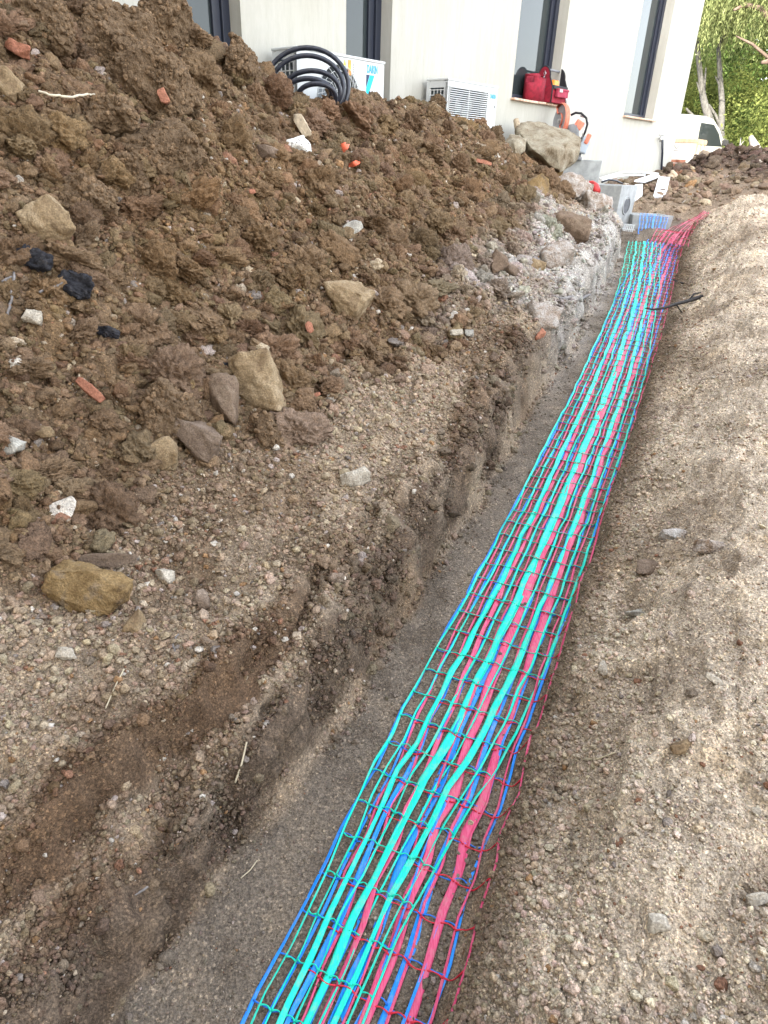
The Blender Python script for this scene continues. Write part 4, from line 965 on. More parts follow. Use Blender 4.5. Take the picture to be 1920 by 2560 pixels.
strip_debris('twig', wiggle(line_on_ground([(385, 1368), (372, 1395), (384, 1425)], .012), .002, 3), M_GREYROOT, 'bent twig on the bank below the hollow', 'twig', .0035)
strip_debris('straw', line_on_ground([(1260, 1640), (1290, 1640), (1330, 1625)], .010), M_STRAW, 'curly straw on the right bank', 'straw', .0028)
_d = (hit_ground(1757, 740)-CC)@CF+.03; print('root d', _d)
blk = [at(1775, 735, _d+.25), at(1752, 742, _d-.05), at(1722, 752, _d-.16), at(1690, 760, _d-.28), at(1663, 769, _d-.40), at(1634, 774, _d-.5), at(1612, 770, _d-.5)]
MBr = MB(); MBr.tube(blk, [.022, .019, .017, .015, .013, .010, .004], 8); MBr.tube([blk[2], at(1735, 735, _d-.1), at(1757, 730, _d)], [.012, .009, .004], 6); MBr.tube([blk[3], at(1700, 775, _d-.25), at(1712, 790, _d-.2)], [.008, .005, .003], 6)
tag(MBr.build('root', M_BLACKROOT, smooth=True), 'black root jutting from the right bank over the meshes', 'root')
strip_debris('root', [at(1724, 711, (hit_ground(1724, 711)-CC)@CF+.02), at(1705, 708, (hit_ground(1705, 708)-CC)@CF-.05), at(1683, 699, (hit_ground(1683, 699)-CC)@CF-.15)], M_BLACKROOT, 'thin dark root above the black one on the right bank', 'root', .010)
strip_debris('root', wiggle(line_on_ground([(1192, 640), (1215, 645), (1236, 640)], .02), .004, 5), M_GREYROOT, 'grey root on the pale trench edge', 'root', .015)
strip_debris('root', wiggle(line_on_ground([(1232, 642), (1252, 648), (1275, 636)], .03), .004, 6), M_GREYROOT, 'grey root sticking out over the far trench wall', 'root', .014)
# splintered wood, brick shards, plastic, charcoal
def shard(name, x, y, ln, wd, rot, m, label, cat, th=.5, K=1920/1659, seed=0, out=0):
    p = hit_ground(x*K, y*K); p = p+(CC-p)/np.linalg.norm(CC-p)*out; d = (p-CC)@CF; s = d/FOC*K; dirn = (CC-p)/np.linalg.norm(CC-p); _t, _s = to_ts(p[0], p[1]); p = p+dirn*(.02+(.035 if m is R_COAL else .085)*float(zones(np.array(_t), np.array(_s))[0]))
    R = np.random.default_rng(seed); e = CR*math.cos(rot)+CU*math.sin(rot); f_ = -CR*math.sin(rot)+CU*math.cos(rot); g_ = dirn
    pts = []
    for u in (-1, -.3, .5, 1):
        for v in (-1, 1):
            for q in (-1, 1): pts.append(p+e*(u*ln*s*R.uniform(.85, 1))+f_*(v*wd*s*R.uniform(.6, 1)*(1 if abs(u) < .9 else .7))+g_*q*wd*s*th*R.uniform(.6, 1))
    return hull_rock(name, pts, m, label, cat, seed, None, .075 if m is R_COAL else .016, 4 if m is R_COAL else 3)
shard('brick_shard', 196, 843, 38, 12, -.70, R_TERRA, 'long terracotta brick shard at the left foot of the heap', 'brick', seed=1)
shard('brick_shard', 668, 707, 8, 13, .3, R_TERRA, 'small upright terracotta shard below the square tan block', 'brick', seed=2, out=.16)
shard('brick_shard', 352, 207, 10, 24, .5, R_TERRA, 'orange brick shard high on the heap below the huge lump', 'brick', seed=3, out=.30)
shard('brick_shard', 678, 855, 16, 5, .4, R_TERRA, 'thin terracotta sliver at the edge of the trodden bank', 'brick', seed=4)
shard('brick_shard', 545, 413, 7, 6, .1, R_TERRA, 'tiny brick chip in the middle of the heap', 'brick', seed=5)
shard('brick_shard', 1045, 350, 18, 6, -.3, R_TERRA, 'reddish tile splinter near the big boulder', 'brick', seed=6)
shard('wood_splinter', 652, 270, 11, 34, .55, M_WOOD, 'splintered piece of pale wood above the spattered block', 'wood', seed=8)
shard('wood_splinter', 940, 240, 12, 16, -.45, M_WOOD, 'pale wood chunk on the heap just below the smaller air conditioner', 'wood', seed=9, out=.15)
shard('wood_splinter', 1000, 545, 32, 4, -.25, M_WOOD, 'thin dark wood stick on the right slope of the heap', 'wood', th=1, seed=10, out=.05)
shard('charcoal', 165, 612, 40, 26, -.5, R_COAL, 'large lump of black charcoal at the left of the heap', 'charcoal', seed=11)
shard('charcoal', 70, 560, 40, 22, -.2, R_COAL, 'black charred crust among roots at the left edge', 'charcoal', seed=12)
shard('charcoal', 226, 716, 30, 11, -.25, R_COAL, 'flat black charcoal piece below the large lump', 'charcoal', seed=13)
shard('charcoal', 493, 795, 18, 13, -.2, R_COAL, 'small charcoal piece above the upright brown stone', 'charcoal', seed=14)
shard('stone_flake', 1545, 1470, 26, 9, -.6, R_PALE, 'white stone flake on the right bank', 'stone', seed=15)
shard('stone_flake', 1636, 1942, 24, 16, .1, R_PALE, 'bluish white flake at the lower right edge', 'stone', seed=16)
shard('stone_flake', 1634, 1752, 12, 8, -.5, R_PALE, 'small white flake at the right edge', 'stone', seed=17)
shard('stone_flake', 762, 492, 22, 15, .3, R_GREY, 'grey green stone flake on the heap slope', 'stone', seed=18)
shard('stone_flake', 410, 820, 10, 26, .2, R_OCHRE, 'yellow stone flake left of the upright brown stone', 'stone', seed=19)
shard('stone_flake', 210, 1210, 90, 16, .02, R_MAUVE, 'grey slab behind the ochre boulder', 'stone', seed=20)
for k, (x, y, lb) in enumerate([(740, 320, 'upper scrap of orange red plastic on the heap'), (765, 354, 'lower scrap of orange red plastic on the heap')]):
    p = hit_ground(x*kk, y*kk); dv = (CC-p)/np.linalg.norm(CC-p); s = (p-CC)@CF/FOC*kk; vs = []; R = np.random.default_rng(k+60)
    n_ = 7
    for i in range(n_):
        for j in range(n_):
            u, v = i/(n_-1)-.5, j/(n_-1)-.5
            vs.append(p+CR*(u*26*s+v*6*s)+CU*(v*(24 if k == 0 else 14)*s*(1-.5*abs(u))+u*5*s)+dv*(.085+.03*math.sin(5*u+3*v+k)+R.uniform(-.004, .004)))
    fs = [(i*n_+j, i*n_+j+1, (i+1)*n_+j+1, (i+1)*n_+j) for i in range(n_-1) for j in range(n_-1) if (i, j) not in ((0, 5), (5, 0), (0, 0), (4, 5), (5, 5))]
    o = link_mesh('plastic_scrap', vs, fs, M_SCRAP, smooth=True); md = o.modifiers.new('thick', 'SOLIDIFY'); md.thickness = .003
    tag(o, lb, 'plastic scrap')
# dry twigs at the left edge
for k, pl in enumerate([[(28, 560), (30, 600), (24, 650), (14, 690)], [(5, 610), (22, 600), (40, 585)]]):
    strip_debris('twig', wiggle(line_on_ground(pl, .03), .003, 30+k), M_GREYROOT, ['grey dry twig hanging down at the left edge', 'short grey twig by the charred crust at the left edge'][k], 'twig', .007)
strip_debris('twig', wiggle(line_on_ground([(85, 632), (110, 622), (135, 610)], .09), .002, 33), M_GREYROOT, 'grey twig left of the large charcoal lump', 'twig', .006)
# ------------------------------------------------------------------ black pipe coil on the heap in front of the larger air conditioner
M_PIPE = mat('black_polyethylene', (.022, .026, .040), .33, spec=.5, noise=25, amt=.5)
def zpx(x, y): return 640+x*.217, 90+y*.217
LOOPS = [((585, 590), 480, 455), ((585, 610), 425, 385), ((640, 640), 330, 240), ((600, 660), 270, 170), ((700, 700), 220, 150)]
pts = []; N_ = 40
for q in ((650, 220), (700, 200), (760, 235), (820, 225), (860, 205)): print('ridge', q, (hit_ground(*q)-CC)@CF)
RD_ = (hit_ground(735, 232)-CC)@CF; AF_ = (hit_plane(760, 150, HC+WN*.5, WN)-CC)@CF; CD_ = min(RD_+.28, AF_-.12); print('coil', RD_, AF_)
print('ac front', (hit_plane(800, 130, HC+WN*.5, WN)-CC)@CF)
for k in range(len(LOOPS)*N_):
    q = k/N_; i = min(int(q), len(LOOPS)-1); j = min(i+1, len(LOOPS)-1); f = q-i; f = sst(.55, .95, f)
    g = math.pi-2*math.pi*(q % 1)
    cx = LOOPS[i][0][0]*(1-f)+LOOPS[j][0][0]*f; cy = LOOPS[i][0][1]*(1-f)+LOOPS[j][0][1]*f; rx = LOOPS[i][1]*(1-f)+LOOPS[j][1]*f; ry = LOOPS[i][2]*(1-f)+LOOPS[j][2]*f
    X_, Y_ = cx+rx*math.cos(g), cy-ry*math.sin(g)
    px, py = zpx(X_, Y_); pts.append(at(px, py, CD_-.05*q-.10*math.sin(g)))
mb = MB(); mb.tube(pts, .0215, 10)
tag(mb.build('pipe_coil', M_PIPE, smooth=True), 'coil of thick black plastic pipe in front of the larger air conditioner', 'pipe coil')

# ------------------------------------------------------------------ concrete chambers
M_CONC = mat('concrete', (.36, .375, .37), .85, noise=8, amt=.22, bump=.003)
def concrete_chamber(corner, ax, ay, sx, sy, hgt, th, label, hole=False, taper=.03, rim=True):
    """corner: top corner nearest the camera; ax along the face seen right, ay along the face seen left"""
    ax, ay = Vector(ax).normalized(), Vector(ay).normalized(); o0 = Vector(corner)
    root = empty('concrete_chamber', o0-Vector((0, 0, hgt))); tag(root, label, 'concrete chamber')
    def pt(u, v, z, k): # k = inset
        u2 = u+(k if u < sx/2 else -k); v2 = v+(k if v < sy/2 else -k); return ax*u2+ay*v2+Vector((0, 0, hgt+z))
    mb = MB(); vs = []
    ring = [(0, 0), (sx, 0), (sx, sy), (0, sy)]
    levels = [(-hgt, taper), (0, 0), (0, th), (-hgt+th, th+taper)]
    for z, k in levels: vs += [pt(u, v, z, k) for u, v in ring]
    fs = []
    for l in range(3):
        for q in range(4): fs.append((l*4+q, l*4+(q+1) % 4, (l+1)*4+(q+1) % 4, (l+1)*4+q))
    fs += [(3, 2, 1, 0), (12, 13, 14, 15)]
    mb.add(vs, fs); mb.build('wall', M_CONC, root, bevel=.008)
    if hole:
        n_ = 28; c = MB(); cu, cz, r = sx*.50, -hgt*.42, .115; vs = []; 
        for rr, y in ((r, -.012), (r+.016, -.012), (r+.018, .003)):
            for q in range(n_):
                g = 2*math.pi*q/n_; vs.append(ax*(cu+rr*math.cos(g))+ay*(y+taper*-(cz)/hgt*1.0)+Vector((0, 0, hgt+cz+rr*math.sin(g))))
        fs = [(i*n_+q, i*n_+(q+1) % n_, (i+1)*n_+(q+1) % n_, (i+1)*n_+q) for i in range(2) for q in range(n_)]
        c.add(vs, fs); c.build('knockout_ring', M_CONC, root)
        d = MB(); d.add([ax*(cu+(r+.002)*math.cos(2*math.pi*q/n_))+ay*(-.004+taper*-(cz)/hgt)+Vector((0, 0, hgt+cz+(r+.002)*math.sin(2*math.pi*q/n_))) for q in range(n_)], [tuple(range(n_))]); d.build('knockout_disc', mat('concrete_recess', (.12, .125, .13), .9, noise=14, amt=.3), root)
    return root
K2 = at(1556, 464, 9.9)
concrete_chamber(K2, WD, -WN, .60, .60, .66, .055, 'open concrete chamber with a round knockout at the trench end', True)
v1 = Vector((.27, .963, 0)); K1 = at(1506, 401, 10.4)
concrete_chamber(K1, v1, Vector((-.963, .27, 0)), .75, .75, .62, .06, 'grey concrete chamber behind the big boulder under the saw')
K3 = at(1583, 536, 10.35)
concrete_chamber(K3, Vector((.93, -.10, 0)), Vector((-.1, .99, 0)), .62, .5, .30, .05, 'low concrete chamber base half covered by the blue mesh')
# grey grating beside it
gr = MB()
for k in range(9): gr.box(Vector(at(1546+k*4.6, 566+k*.6, 9.75)), (.012, .02, .10), Matrix.Rotation(.1, 3, 'Y'))
gr.tube([at(1542, 560, 9.8), at(1588, 563, 9.75)], .007, 6); gr.tube([at(1542, 571, 9.7), at(1588, 575, 9.65)], .007, 6)
tag(gr.build('grating', M_WHITEP), 'small pale grating at the foot of the knockout chamber', 'grating')

# the far meshes: blue hanging over the low chamber base, red turning right
def between(lp, rp):
    lp = np.array(lp); rp = np.array(rp); u = np.linspace(0, 1, len(lp))
    def world(t, s, up):
        t = np.broadcast_to(np.asarray(t, float), np.shape(s)); q = np.clip(t/1.2, 0, 1); a = np.stack([np.interp(q, u, lp[:, k]) for k in range(3)], -1); b = np.stack([np.interp(q, u, rp[:, k]) for k in range(3)], -1)
        f = (np.asarray(s)+.25)/.5; P = a*(1-f[..., None])+b*f[..., None]; P[..., 2] += up; P[..., 1] -= np.asarray(up)*.5; return P
    return world
FLAT_L, FLAT_R = [(0, -.25), (2, -.25)], [(0, .25), (2, .25)]
warning_mesh('warning_mesh', [M_BF, M_BL], 0, 1.2, FLAT_L, FLAT_R, .0, 51, 'short blue warning mesh hanging over the low concrete base at the trench end', w_b,
    world=between([at(1594, 596, 9.75), at(1597, 575, 9.9), at(1600, 545, 10.1), at(1602, 531, 10.35)], [at(1655, 596, 9.85), at(1663, 572, 10.0), at(1669, 548, 10.2), at(1672, 540, 10.5)]), pitch=.14, kink=.004)
def hg(px, py, up=.02):
    p = hit_ground(px, py); return p+np.array([0, 0, up])
warning_mesh('warning_mesh', [M_RF, M_RL], 0, 1.2, FLAT_L, FLAT_R, .0, 57, 'red warning mesh turning right round the bank at the trench end', w_r,
    world=between([hg(1640, 606), hg(1655, 590), hg(1680, 572), hg(1712, 556), hg(1737, 545), hg(1760, 528)], [hg(1717, 622), hg(1722, 604), hg(1728, 585), hg(1740, 566), hg(1756, 552), hg(1776, 536)]), pitch=.14, kink=.004)
# ------------------------------------------------------------------ boards, pipes and cables by the wall foot
def board(corners, th, m, name, label, cat='board'):
    a, b, c, d = [Vector(p) for p in corners]; n = (b-a).cross(d-a).normalized()
    vs = [a, b, c, d]+[p+n*th for p in (a, b, c, d)]
    mb = MB(); mb.add(vs, [(3, 2, 1, 0), (4, 5, 6, 7), (0, 1, 5, 4), (1, 2, 6, 5), (2, 3, 7, 6), (3, 0, 4, 7)])
    return tag(mb.build(name, m, bevel=.003), label, cat)
M_BOARD = mat('white_board', (.74, .76, .80), .7, noise=9, amt=.12); M_PVC = mat('white_pvc', (.74, .75, .74), .45)
_b = hit_ground(1649, 493); _d = (_b-CC)@CF
board([at(1647, 441, _d+.45), at(1675, 443, _d+.45), at(1664, 492, _d-.02), at(1633, 491, _d-.02)], .03, M_BOARD, 'insulation_board', 'bluish white board leaning on the earth right of the chambers')
board([at(1586, 450, 12.0), at(1631, 435, 12.9), at(1650, 439, 12.8), at(1614, 453, 12.0)], .03, M_BOARD, 'insulation_board', 'white board lying flat near the wall foot')
board([at(1588, 461, 10.7), at(1607, 459, 10.9), at(1606, 489, 10.8), at(1588, 503, 10.5)], .03, M_WHITEP, 'insulation_board', 'white board standing right behind the knockout chamber')
for k, (pl, m, r, lb) in enumerate([([(1500, 447), (1530, 438), (1556, 431), (1602, 431), (1645, 435)], M_PVC, .022, 'upper white pipe lying along the foot of the wall'),
                                  ([(1505, 452), (1540, 441), (1575, 438), (1612, 438)], M_PVC, .020, 'lower white pipe lying along the foot of the wall'),
                                  ([(1505, 455), (1522, 449), (1540, 452), (1556, 459)], M_PIPE, .016, 'dark cable end curling behind the knockout chamber')]):
    P_ = [Vector(at(x, y, 11.9+.009*(x-1500)-.25*k)) for x, y in pl]; mb = MB(); mb.tube(P_, r, 8); tag(mb.build('pipe' if k < 2 else 'cable', m, smooth=True), lb, 'pipe' if k < 2 else 'cable')
mb = MB(); mb.tube([at(1470, 461, 9.35), at(1480, 461, 9.3), at(1489, 467, 9.25), at(1493, 479, 9.2)], [.045, .05, .05, .048], 10)
tag(mb.build('pipe', M_REDPL, smooth=True), 'red pipe end poking out of the dusty rubble', 'pipe')
def onwall(px, py, off): return Vector(hit_plane(px, py, HC+WN*off, WN))
tp = empty('tap', onwall(1652, 345, 0)); tag(tp, 'small grey tap with a black pipe running down the house wall', 'tap')
def rel(o, v): return Vector(v)-o.location
mb = MB(); a = onwall(1652, 345, .0); b = onwall(1652, 345, .09); mb.tube([rel(tp, a), rel(tp, b)], .016, 8); mb.tube([rel(tp, b)+Vector((0, 0, .03)), rel(tp, b)-Vector((0, 0, .07))], .018, 8); mb.tube([rel(tp, b)+Vector((-.05, 0, .05)), rel(tp, b)+Vector((.05, 0, .05))], .010, 6)
mb.build('valve', mat('grey_metal', (.38, .38, .37), .4, .7), tp, smooth=True)
mb = MB(); mb.tube([rel(tp, onwall(1656, 351, .06)), rel(tp, onwall(1656, 380, .05)), rel(tp, onwall(1654, 415, .05)), rel(tp, onwall(1652, 448, .06))], .024, 8); mb.build('supply_pipe', M_PIPE, tp, smooth=True)

# ------------------------------------------------------------------ red tool bag on the sill of the third window; local x along the wall, y into the wall
M_RED = mat('red_canvas', (.27, .012, .03), .8, noise=18, amt=.35, bump=.003); M_BLACK = mat('black_webbing', (.018, .018, .022), .7); M_STEEL = mat('steel', (.55, .56, .58), .3, .9); M_ORANGEP = mat('orange_plastic', (.85, .25, .02), .4)
M_PINK = mat('faded_red_canvas', (.34, .035, .07), .8, noise=14, amt=.25)
sillz = HC[2]+ZS+.03
bo = Vector(hit_plane(1240+700*.193, 170+505*.193, HC+WN*.14, WN)); bo.z = sillz
bag = empty('tool_bag', (0, 0, 0)); bag.matrix_world = frame_matrix(bo, WD); tag(bag, 'red canvas tool bag standing open on the window sill', 'tool bag')
BL_, BD, BH = .46, .33, .47
def gable(x, m, nm, th=.02, sc=1.0):
    n_ = 14; pr = []
    for q in range(n_+1):
        g = math.pi*q/n_; pr.append((BD/2-math.cos(g)*BD*.31*sc, BH*.70+math.sin(g)*BH*.30*sc))
    pr = [(0.0, 0.0), (0.0, BH*.42)]+pr+[(BD, BH*.42), (BD, 0.0)]
    mb = MB(); mb.prism(pr, x-th/2, x+th/2, 'x'); o = mb.build(nm, m, bag, bevel=.006)
    pp = [Vector((x, p[0], p[1])) for p in pr]; mb = MB(); mb.tube(pp, .013, 7); mb.build('piping', M_BLACK, o, smooth=True)
    return o
gable(0, M_RED, 'end_panel'); gable(BL_, M_BLACK, 'end_panel')
mb = MB(); mb.box((BL_/2, .012, BH*.21), (BL_-.02, .024, BH*.42)).box((BL_/2, BD-.012, BH*.21), (BL_-.02, .024, BH*.42)).box((BL_/2, BD/2, .012), (BL_-.02, BD-.04, .024)); mb.build('body', M_RED, bag, bevel=.008)
mb = MB(); mb.box((BL_/2, -.006, BH*.43), (BL_-.02, .03, .05)); mb.build('tool_loops', M_BLACK, bag, bevel=.006)
mb = MB(); mb.box((BL_*.55, -.032, BH*.27), (BL_*.74, .05, BH*.23)); mb.box((BL_*.55, -.036, BH*.37), (BL_*.76, .062, .03)); mb.build('pocket', M_PINK, bag, bevel=.012)
mb = MB(); mb.box((BL_*.36, -.066, BH*.34), (.09, .006, .04)); mb.build('badge', mat('grey_patch', (.45, .42, .42), .7), bag)
mb = MB(); mb.tube([(0.01, BD/2, BH*.93), (BL_-.01, BD/2, BH*.93)], .016, 8); mb.build('handle', mat('grey_handle', (.2, .21, .23), .5), bag, smooth=True)
mb = MB(); mb.box((-.018, BD*.55, BH*.25), (.012, .07, BH*.5)); mb.box((-.018, BD*.9, BH*.2), (.012, .04, BH*.4)); mb.build('strap', M_BLACK, bag, bevel=.004)
# opened flap curling out to the left, with a square opening
mb = MB(); n_ = 12; vs = []; th = .014
def flap_pt(q, v):
    g = math.pi*(.08+.95*q); return Vector((-.03-.34*math.sin(g)*1.15, BD*.62-(-.40)*0-BD*.5*math.cos(g)*.95, v))
for q in range(n_+1):
    hh = .36-.02*math.sin(math.pi*q/n_)-(.05 if q < 2 else 0)
    for v in (0, .19, .23, .31, hh): vs.append(flap_pt(q/n_, v))
fs = []
for q in range(n_):
    for v in range(4):
        if v == 2 and q in (3, 4, 5): continue
        fs.append((q*5+v, q*5+v+1, (q+1)*5+v+1, (q+1)*5+v))
o = link_mesh('flap', vs, fs, M_RED, bag, True); md = o.modifiers.new('thick', 'SOLIDIFY'); md.thickness = th
# things in and on the bag
pl = empty('pliers', (0, 0, 0)); pl.matrix_world = frame_matrix(bo+Vector(WN)*0-Vector(WD)*.045, WD); tag(pl, 'steel pliers clipped on the red end panel of the tool bag', 'pliers')
mb = MB(); mb.tube([(0, BD*.47, BH*.80), (0, BD*.42, BH*.87), (0, BD*.36, BH*.80), (0, BD*.41, BH*.72), (0, BD*.47, BH*.80)], .007, 6); mb.tube([(0, BD*.42, BH*.72), (-.005, BD*.46, BH*.58), (-.01, BD*.40, BH*.46)], [.01, .014, .012], 7); mb.tube([(0, BD*.44, BH*.62), (-.01, BD*.34, BH*.50)], [.012, .014], 7)
mb.build('jaws', M_STEEL, pl, smooth=True)
mb = MB(); mb.tube([(-.01, BD*.40, BH*.46), (-.02, BD*.28, BH*.42)], .018, 7); mb.tube([(-.01, BD*.52, BH*.52), (-.02, BD*.36, BH*.50)], .02, 7); mb.build('grip', M_BLACK, pl, smooth=True)
ot = empty('cordless_tool', (0, 0, 0)); ot.matrix_world = frame_matrix(bo, WD); tag(ot, 'bright orange tool lying inside the open tool bag', 'tool')
mb = MB(); mb.box((BL_*.42, BD*.30, BH*.50), (.13, .09, .13), Matrix.Rotation(.25, 3, 'Y')).box((BL_*.62, BD*.32, BH*.53), (.08, .07, .12), Matrix.Rotation(-.2, 3, 'Y')); mb.build('housing', M_ORANGEP, ot, bevel=.02)
mb = MB(); mb.tube([(BL_*.7, BD*.3, BH*.45), (BL_*.72, BD*.32, BH*.56)], .022, 8); mb.build('grip', M_BLACK, ot, smooth=True)

# ------------------------------------------------------------------ cut-off saw standing on the rear chamber
M_SAWO = mat('faded_orange', (.62, .19, .12), .5, noise=9, amt=.25); M_SAWG = mat('dusty_grey_plastic', (.20, .21, .22), .6, noise=12, amt=.25); M_BLADE = mat('blade_steel', (.42, .43, .47), .45, .6, noise=6, amt=.2); M_TANK = mat('milky_tank', (.34, .39, .44), .35)
sO = Vector(at(1240+970*.193, 170+800*.193, 10.3)); vd = Vector((sO.x, sO.y, 0)).normalized(); sx_ = Vector((vd.y, -vd.x, 0))
saw = empty('cutoff_saw', (0, 0, 0)); saw.matrix_world = frame_matrix(sO, sx_); tag(saw, 'dusty orange cut-off saw standing upright behind the big boulder', 'saw')
q_ = .00121
def sp(X_, Y_, y=0): return Vector(((X_-970)*q_, y, -(Y_-800)*q_))
bc = sp(815, 700, -.02); bn = Vector((-.86, -.50, .05)).normalized()
mb = MB(); mb.lathe([(.015, -.006), (.20, -.0035), (.205, 0), (.20, .0035), (.015, .006)], bc, bn, 40); mb.build('blade', M_BLADE, saw)
mb = MB(); mb.lathe([(.03, -.02), (.035, .012), (.02, .025)], bc+bn*.004, bn, 16); mb.build('hub', M_STEEL, saw, smooth=True)
# guard: a thick band over the upper right of the blade
a = bn.orthogonal().normalized(); up_ = (Vector((0, 0, 1))-bn*bn.z).normalized(); rt_ = up_.cross(bn).normalized()
if rt_.x < 0: rt_ = -rt_
vs = []; n_ = 22
for k in range(n_+1):
    g = math.radians(125-175*k/n_)
    e_ = rt_*math.cos(g)+up_*math.sin(g)
    for r_, w_ in ((.10, -.035), (.222, -.035), (.235, -.015), (.235, .03), (.222, .045), (.10, .045)): vs.append(bc+e_*r_-bn*w_)
fs = []
for k in range(n_):
    for j in range(6): fs.append((k*6+j, k*6+(j+1) % 6, (k+1)*6+(j+1) % 6, (k+1)*6+j))
fs += [tuple(range(5, -1, -1)), tuple(n_*6+j for j in range(6))]
# keep the side of the guard that faces the viewer open
fs = [f for f in fs if not (len(f) == 4 and f[0] % 6 == 0 and f[1] % 6 == 1)]
mb = MB(); mb.add(vs, fs); mb.build('guard', M_SAWO, saw, smooth=False)
mb = MB(); mb.box(sp(890, 745, -.09), (.045, .02, .19), Matrix.Rotation(.06, 3, 'Y')); mb.build('label_strip', mat('yellow_strip', (.72, .60, .22), .5), saw, bevel=.004)
mb = MB(); mb.tube([sp(880, 640, -.08), sp(878, 560, -.09), sp(870, 470, -.08), sp(858, 462, -.08), sp(862, 500, -.08)], .008, 7); mb.build('guard_lever', M_STEEL, saw, smooth=True)
mb = MB(); mb.box(sp(1010, 850, .0), (.17, .20, .28), Matrix.Rotation(-.2, 3, 'Y')).box(sp(935, 790, .02), (.16, .07, .07), Matrix.Rotation(.5, 3, 'Y')); mb.build('engine', M_SAWG, saw, bevel=.025)
mb = MB(); mb.box(sp(1062, 745, -.02), (.13, .16, .12), Matrix.Rotation(.5, 3, 'Y')).box(sp(1195, 900, -.02), (.07, .12, .15), Matrix.Rotation(.35, 3, 'Y')); mb.build('cover', M_SAWO, saw, bevel=.02)
mb = MB(); mb.box(sp(1165, 970, 0), (.14, .15, .24), Matrix.Rotation(.25, 3, 'Y'), .85); mb.build('tank', M_TANK, saw, bevel=.03)
mb = MB(); mb.tube([sp(945, 640, -.04), sp(1000, 615, -.06), sp(1070, 620, -.07), sp(1140, 670, -.06), sp(1165, 740, -.05), sp(1150, 830, -.03), sp(1120, 900, 0)], .017, 8); mb.build('front_handle', M_BLACK, saw, smooth=True)
mb = MB(); mb.tube([sp(1060, 640, .05), sp(1140, 660, .06), sp(1175, 720, .06)], .012, 8); mb.tube([sp(1130, 720, -.06), sp(1125, 930, -.06)], .008, 6); mb.build('tube_frame', M_STEEL, saw, smooth=True)
mb = MB(); mb.box(sp(1130, 1000, .02), (.09, .12, .08)).box(sp(1125, 1075, .02), (.05, .06, .09)).box(sp(1118, 1125, .02), (.11, .14, .045)); mb.build('foot', M_SAWG, saw, bevel=.012)
pp_ = MB(); pp_.tube([at(1296, 330, 9.45), at(1293, 312, 9.5), at(1290, 299, 9.5)], [.045, .047, .040], 10); tag(pp_.build('wooden_stake', M_WOOD, smooth=True), 'blunt wooden stake behind the left end of the big boulder', 'stake')

# ------------------------------------------------------------------ crate and brick pile beyond the house corner
M_PLY = mat('pale_wood', (.58, .44, .28), .8, noise=10, amt=.25, stretch=(1, 1, .2)); M_SHEET = mat('white_sheet', (.66, .65, .60), .6, noise=4, amt=.06)
cd = 17.6; e_ = Vector((.79, -.61, 0)); cr_o = Vector(at(1745, 350, cd)); Hc = .92; Wc = .86
crate = empty('wooden_crate', (0, 0, 0)); crate.matrix_world = frame_matrix(cr_o-e_*Wc-Vector((0, 0, Hc)), e_); tag(crate, 'wooden crate with white sheet sides by the house corner', 'crate')
MB().box((Wc/2, .012, Hc/2), (Wc-.02, .016, Hc-.06)).build('front_sheet', M_SHEET, crate)
MB().box((Wc-.012, Wc*.45, Hc/2), (.016, Wc*.86, Hc-.06)).build('side_sheet', M_SHEET, crate)
MB().box((.012, Wc*.45, Hc/2), (.016, Wc*.86, Hc-.06)).build('side_sheet', M_SHEET, crate)
MB().box((Wc/2, Wc*.9-.012, Hc/2), (Wc-.05, .016, Hc-.06)).build('back_sheet', M_SHEET, crate)
for k in range(3): MB().box((Wc-.002, .05+k*(Wc*.9-.1)/2, Hc/2), (.03, .10, Hc)).build('upright', M_PLY, crate, bevel=.004)
for z in (.06, Hc*.5, Hc-.05): MB().box((Wc+.022, Wc*.45, z), (.022, Wc*.9, .095)).build('rail', M_PLY, crate, bevel=.004)
MB().box((Wc/2, -.006, Hc-.03), (Wc, .022, .075)).build('top_rail', M_PLY, crate, bevel=.004)
MB().box((Wc/2, Wc*.45, Hc+.012), (Wc+.03, Wc*.92, .02)).build('lid', M_PLY, crate)
mk = MB()
for (x, z, w_, h_, r_) in ((.30, Hc*.82, .10, .012, .9), (.36, Hc*.80, .10, .012, -.9), (.34, Hc*.72, .12, .012, 0), (.22, Hc*.35, .10, .012, .8), (.62, Hc*.33, .012, .10, .4), (.27, Hc*.30, .03, .08, .3)): mk.box((x, -.001, z), (w_, .006, h_), Matrix.Rotation(r_, 3, 'Y'))
mk.build('stencil_marks', M_INK, crate)
br = empty('brick_pile', Vector(at(1684, 426, 16.6))); tag(br, 'small pile of red bricks beside the wooden crate', 'bricks'); 
for k in range(10):
    o = MB().box(((k % 2)*.23-.1, (k//2 % 2)*.12, .04+(k//4)*.075+.002*k), (.215, .10, .068), Matrix.Rotation(random.uniform(-.08, .08)+.4, 3, 'Z')).build('brick', R_TERRA, br, bevel=.004)

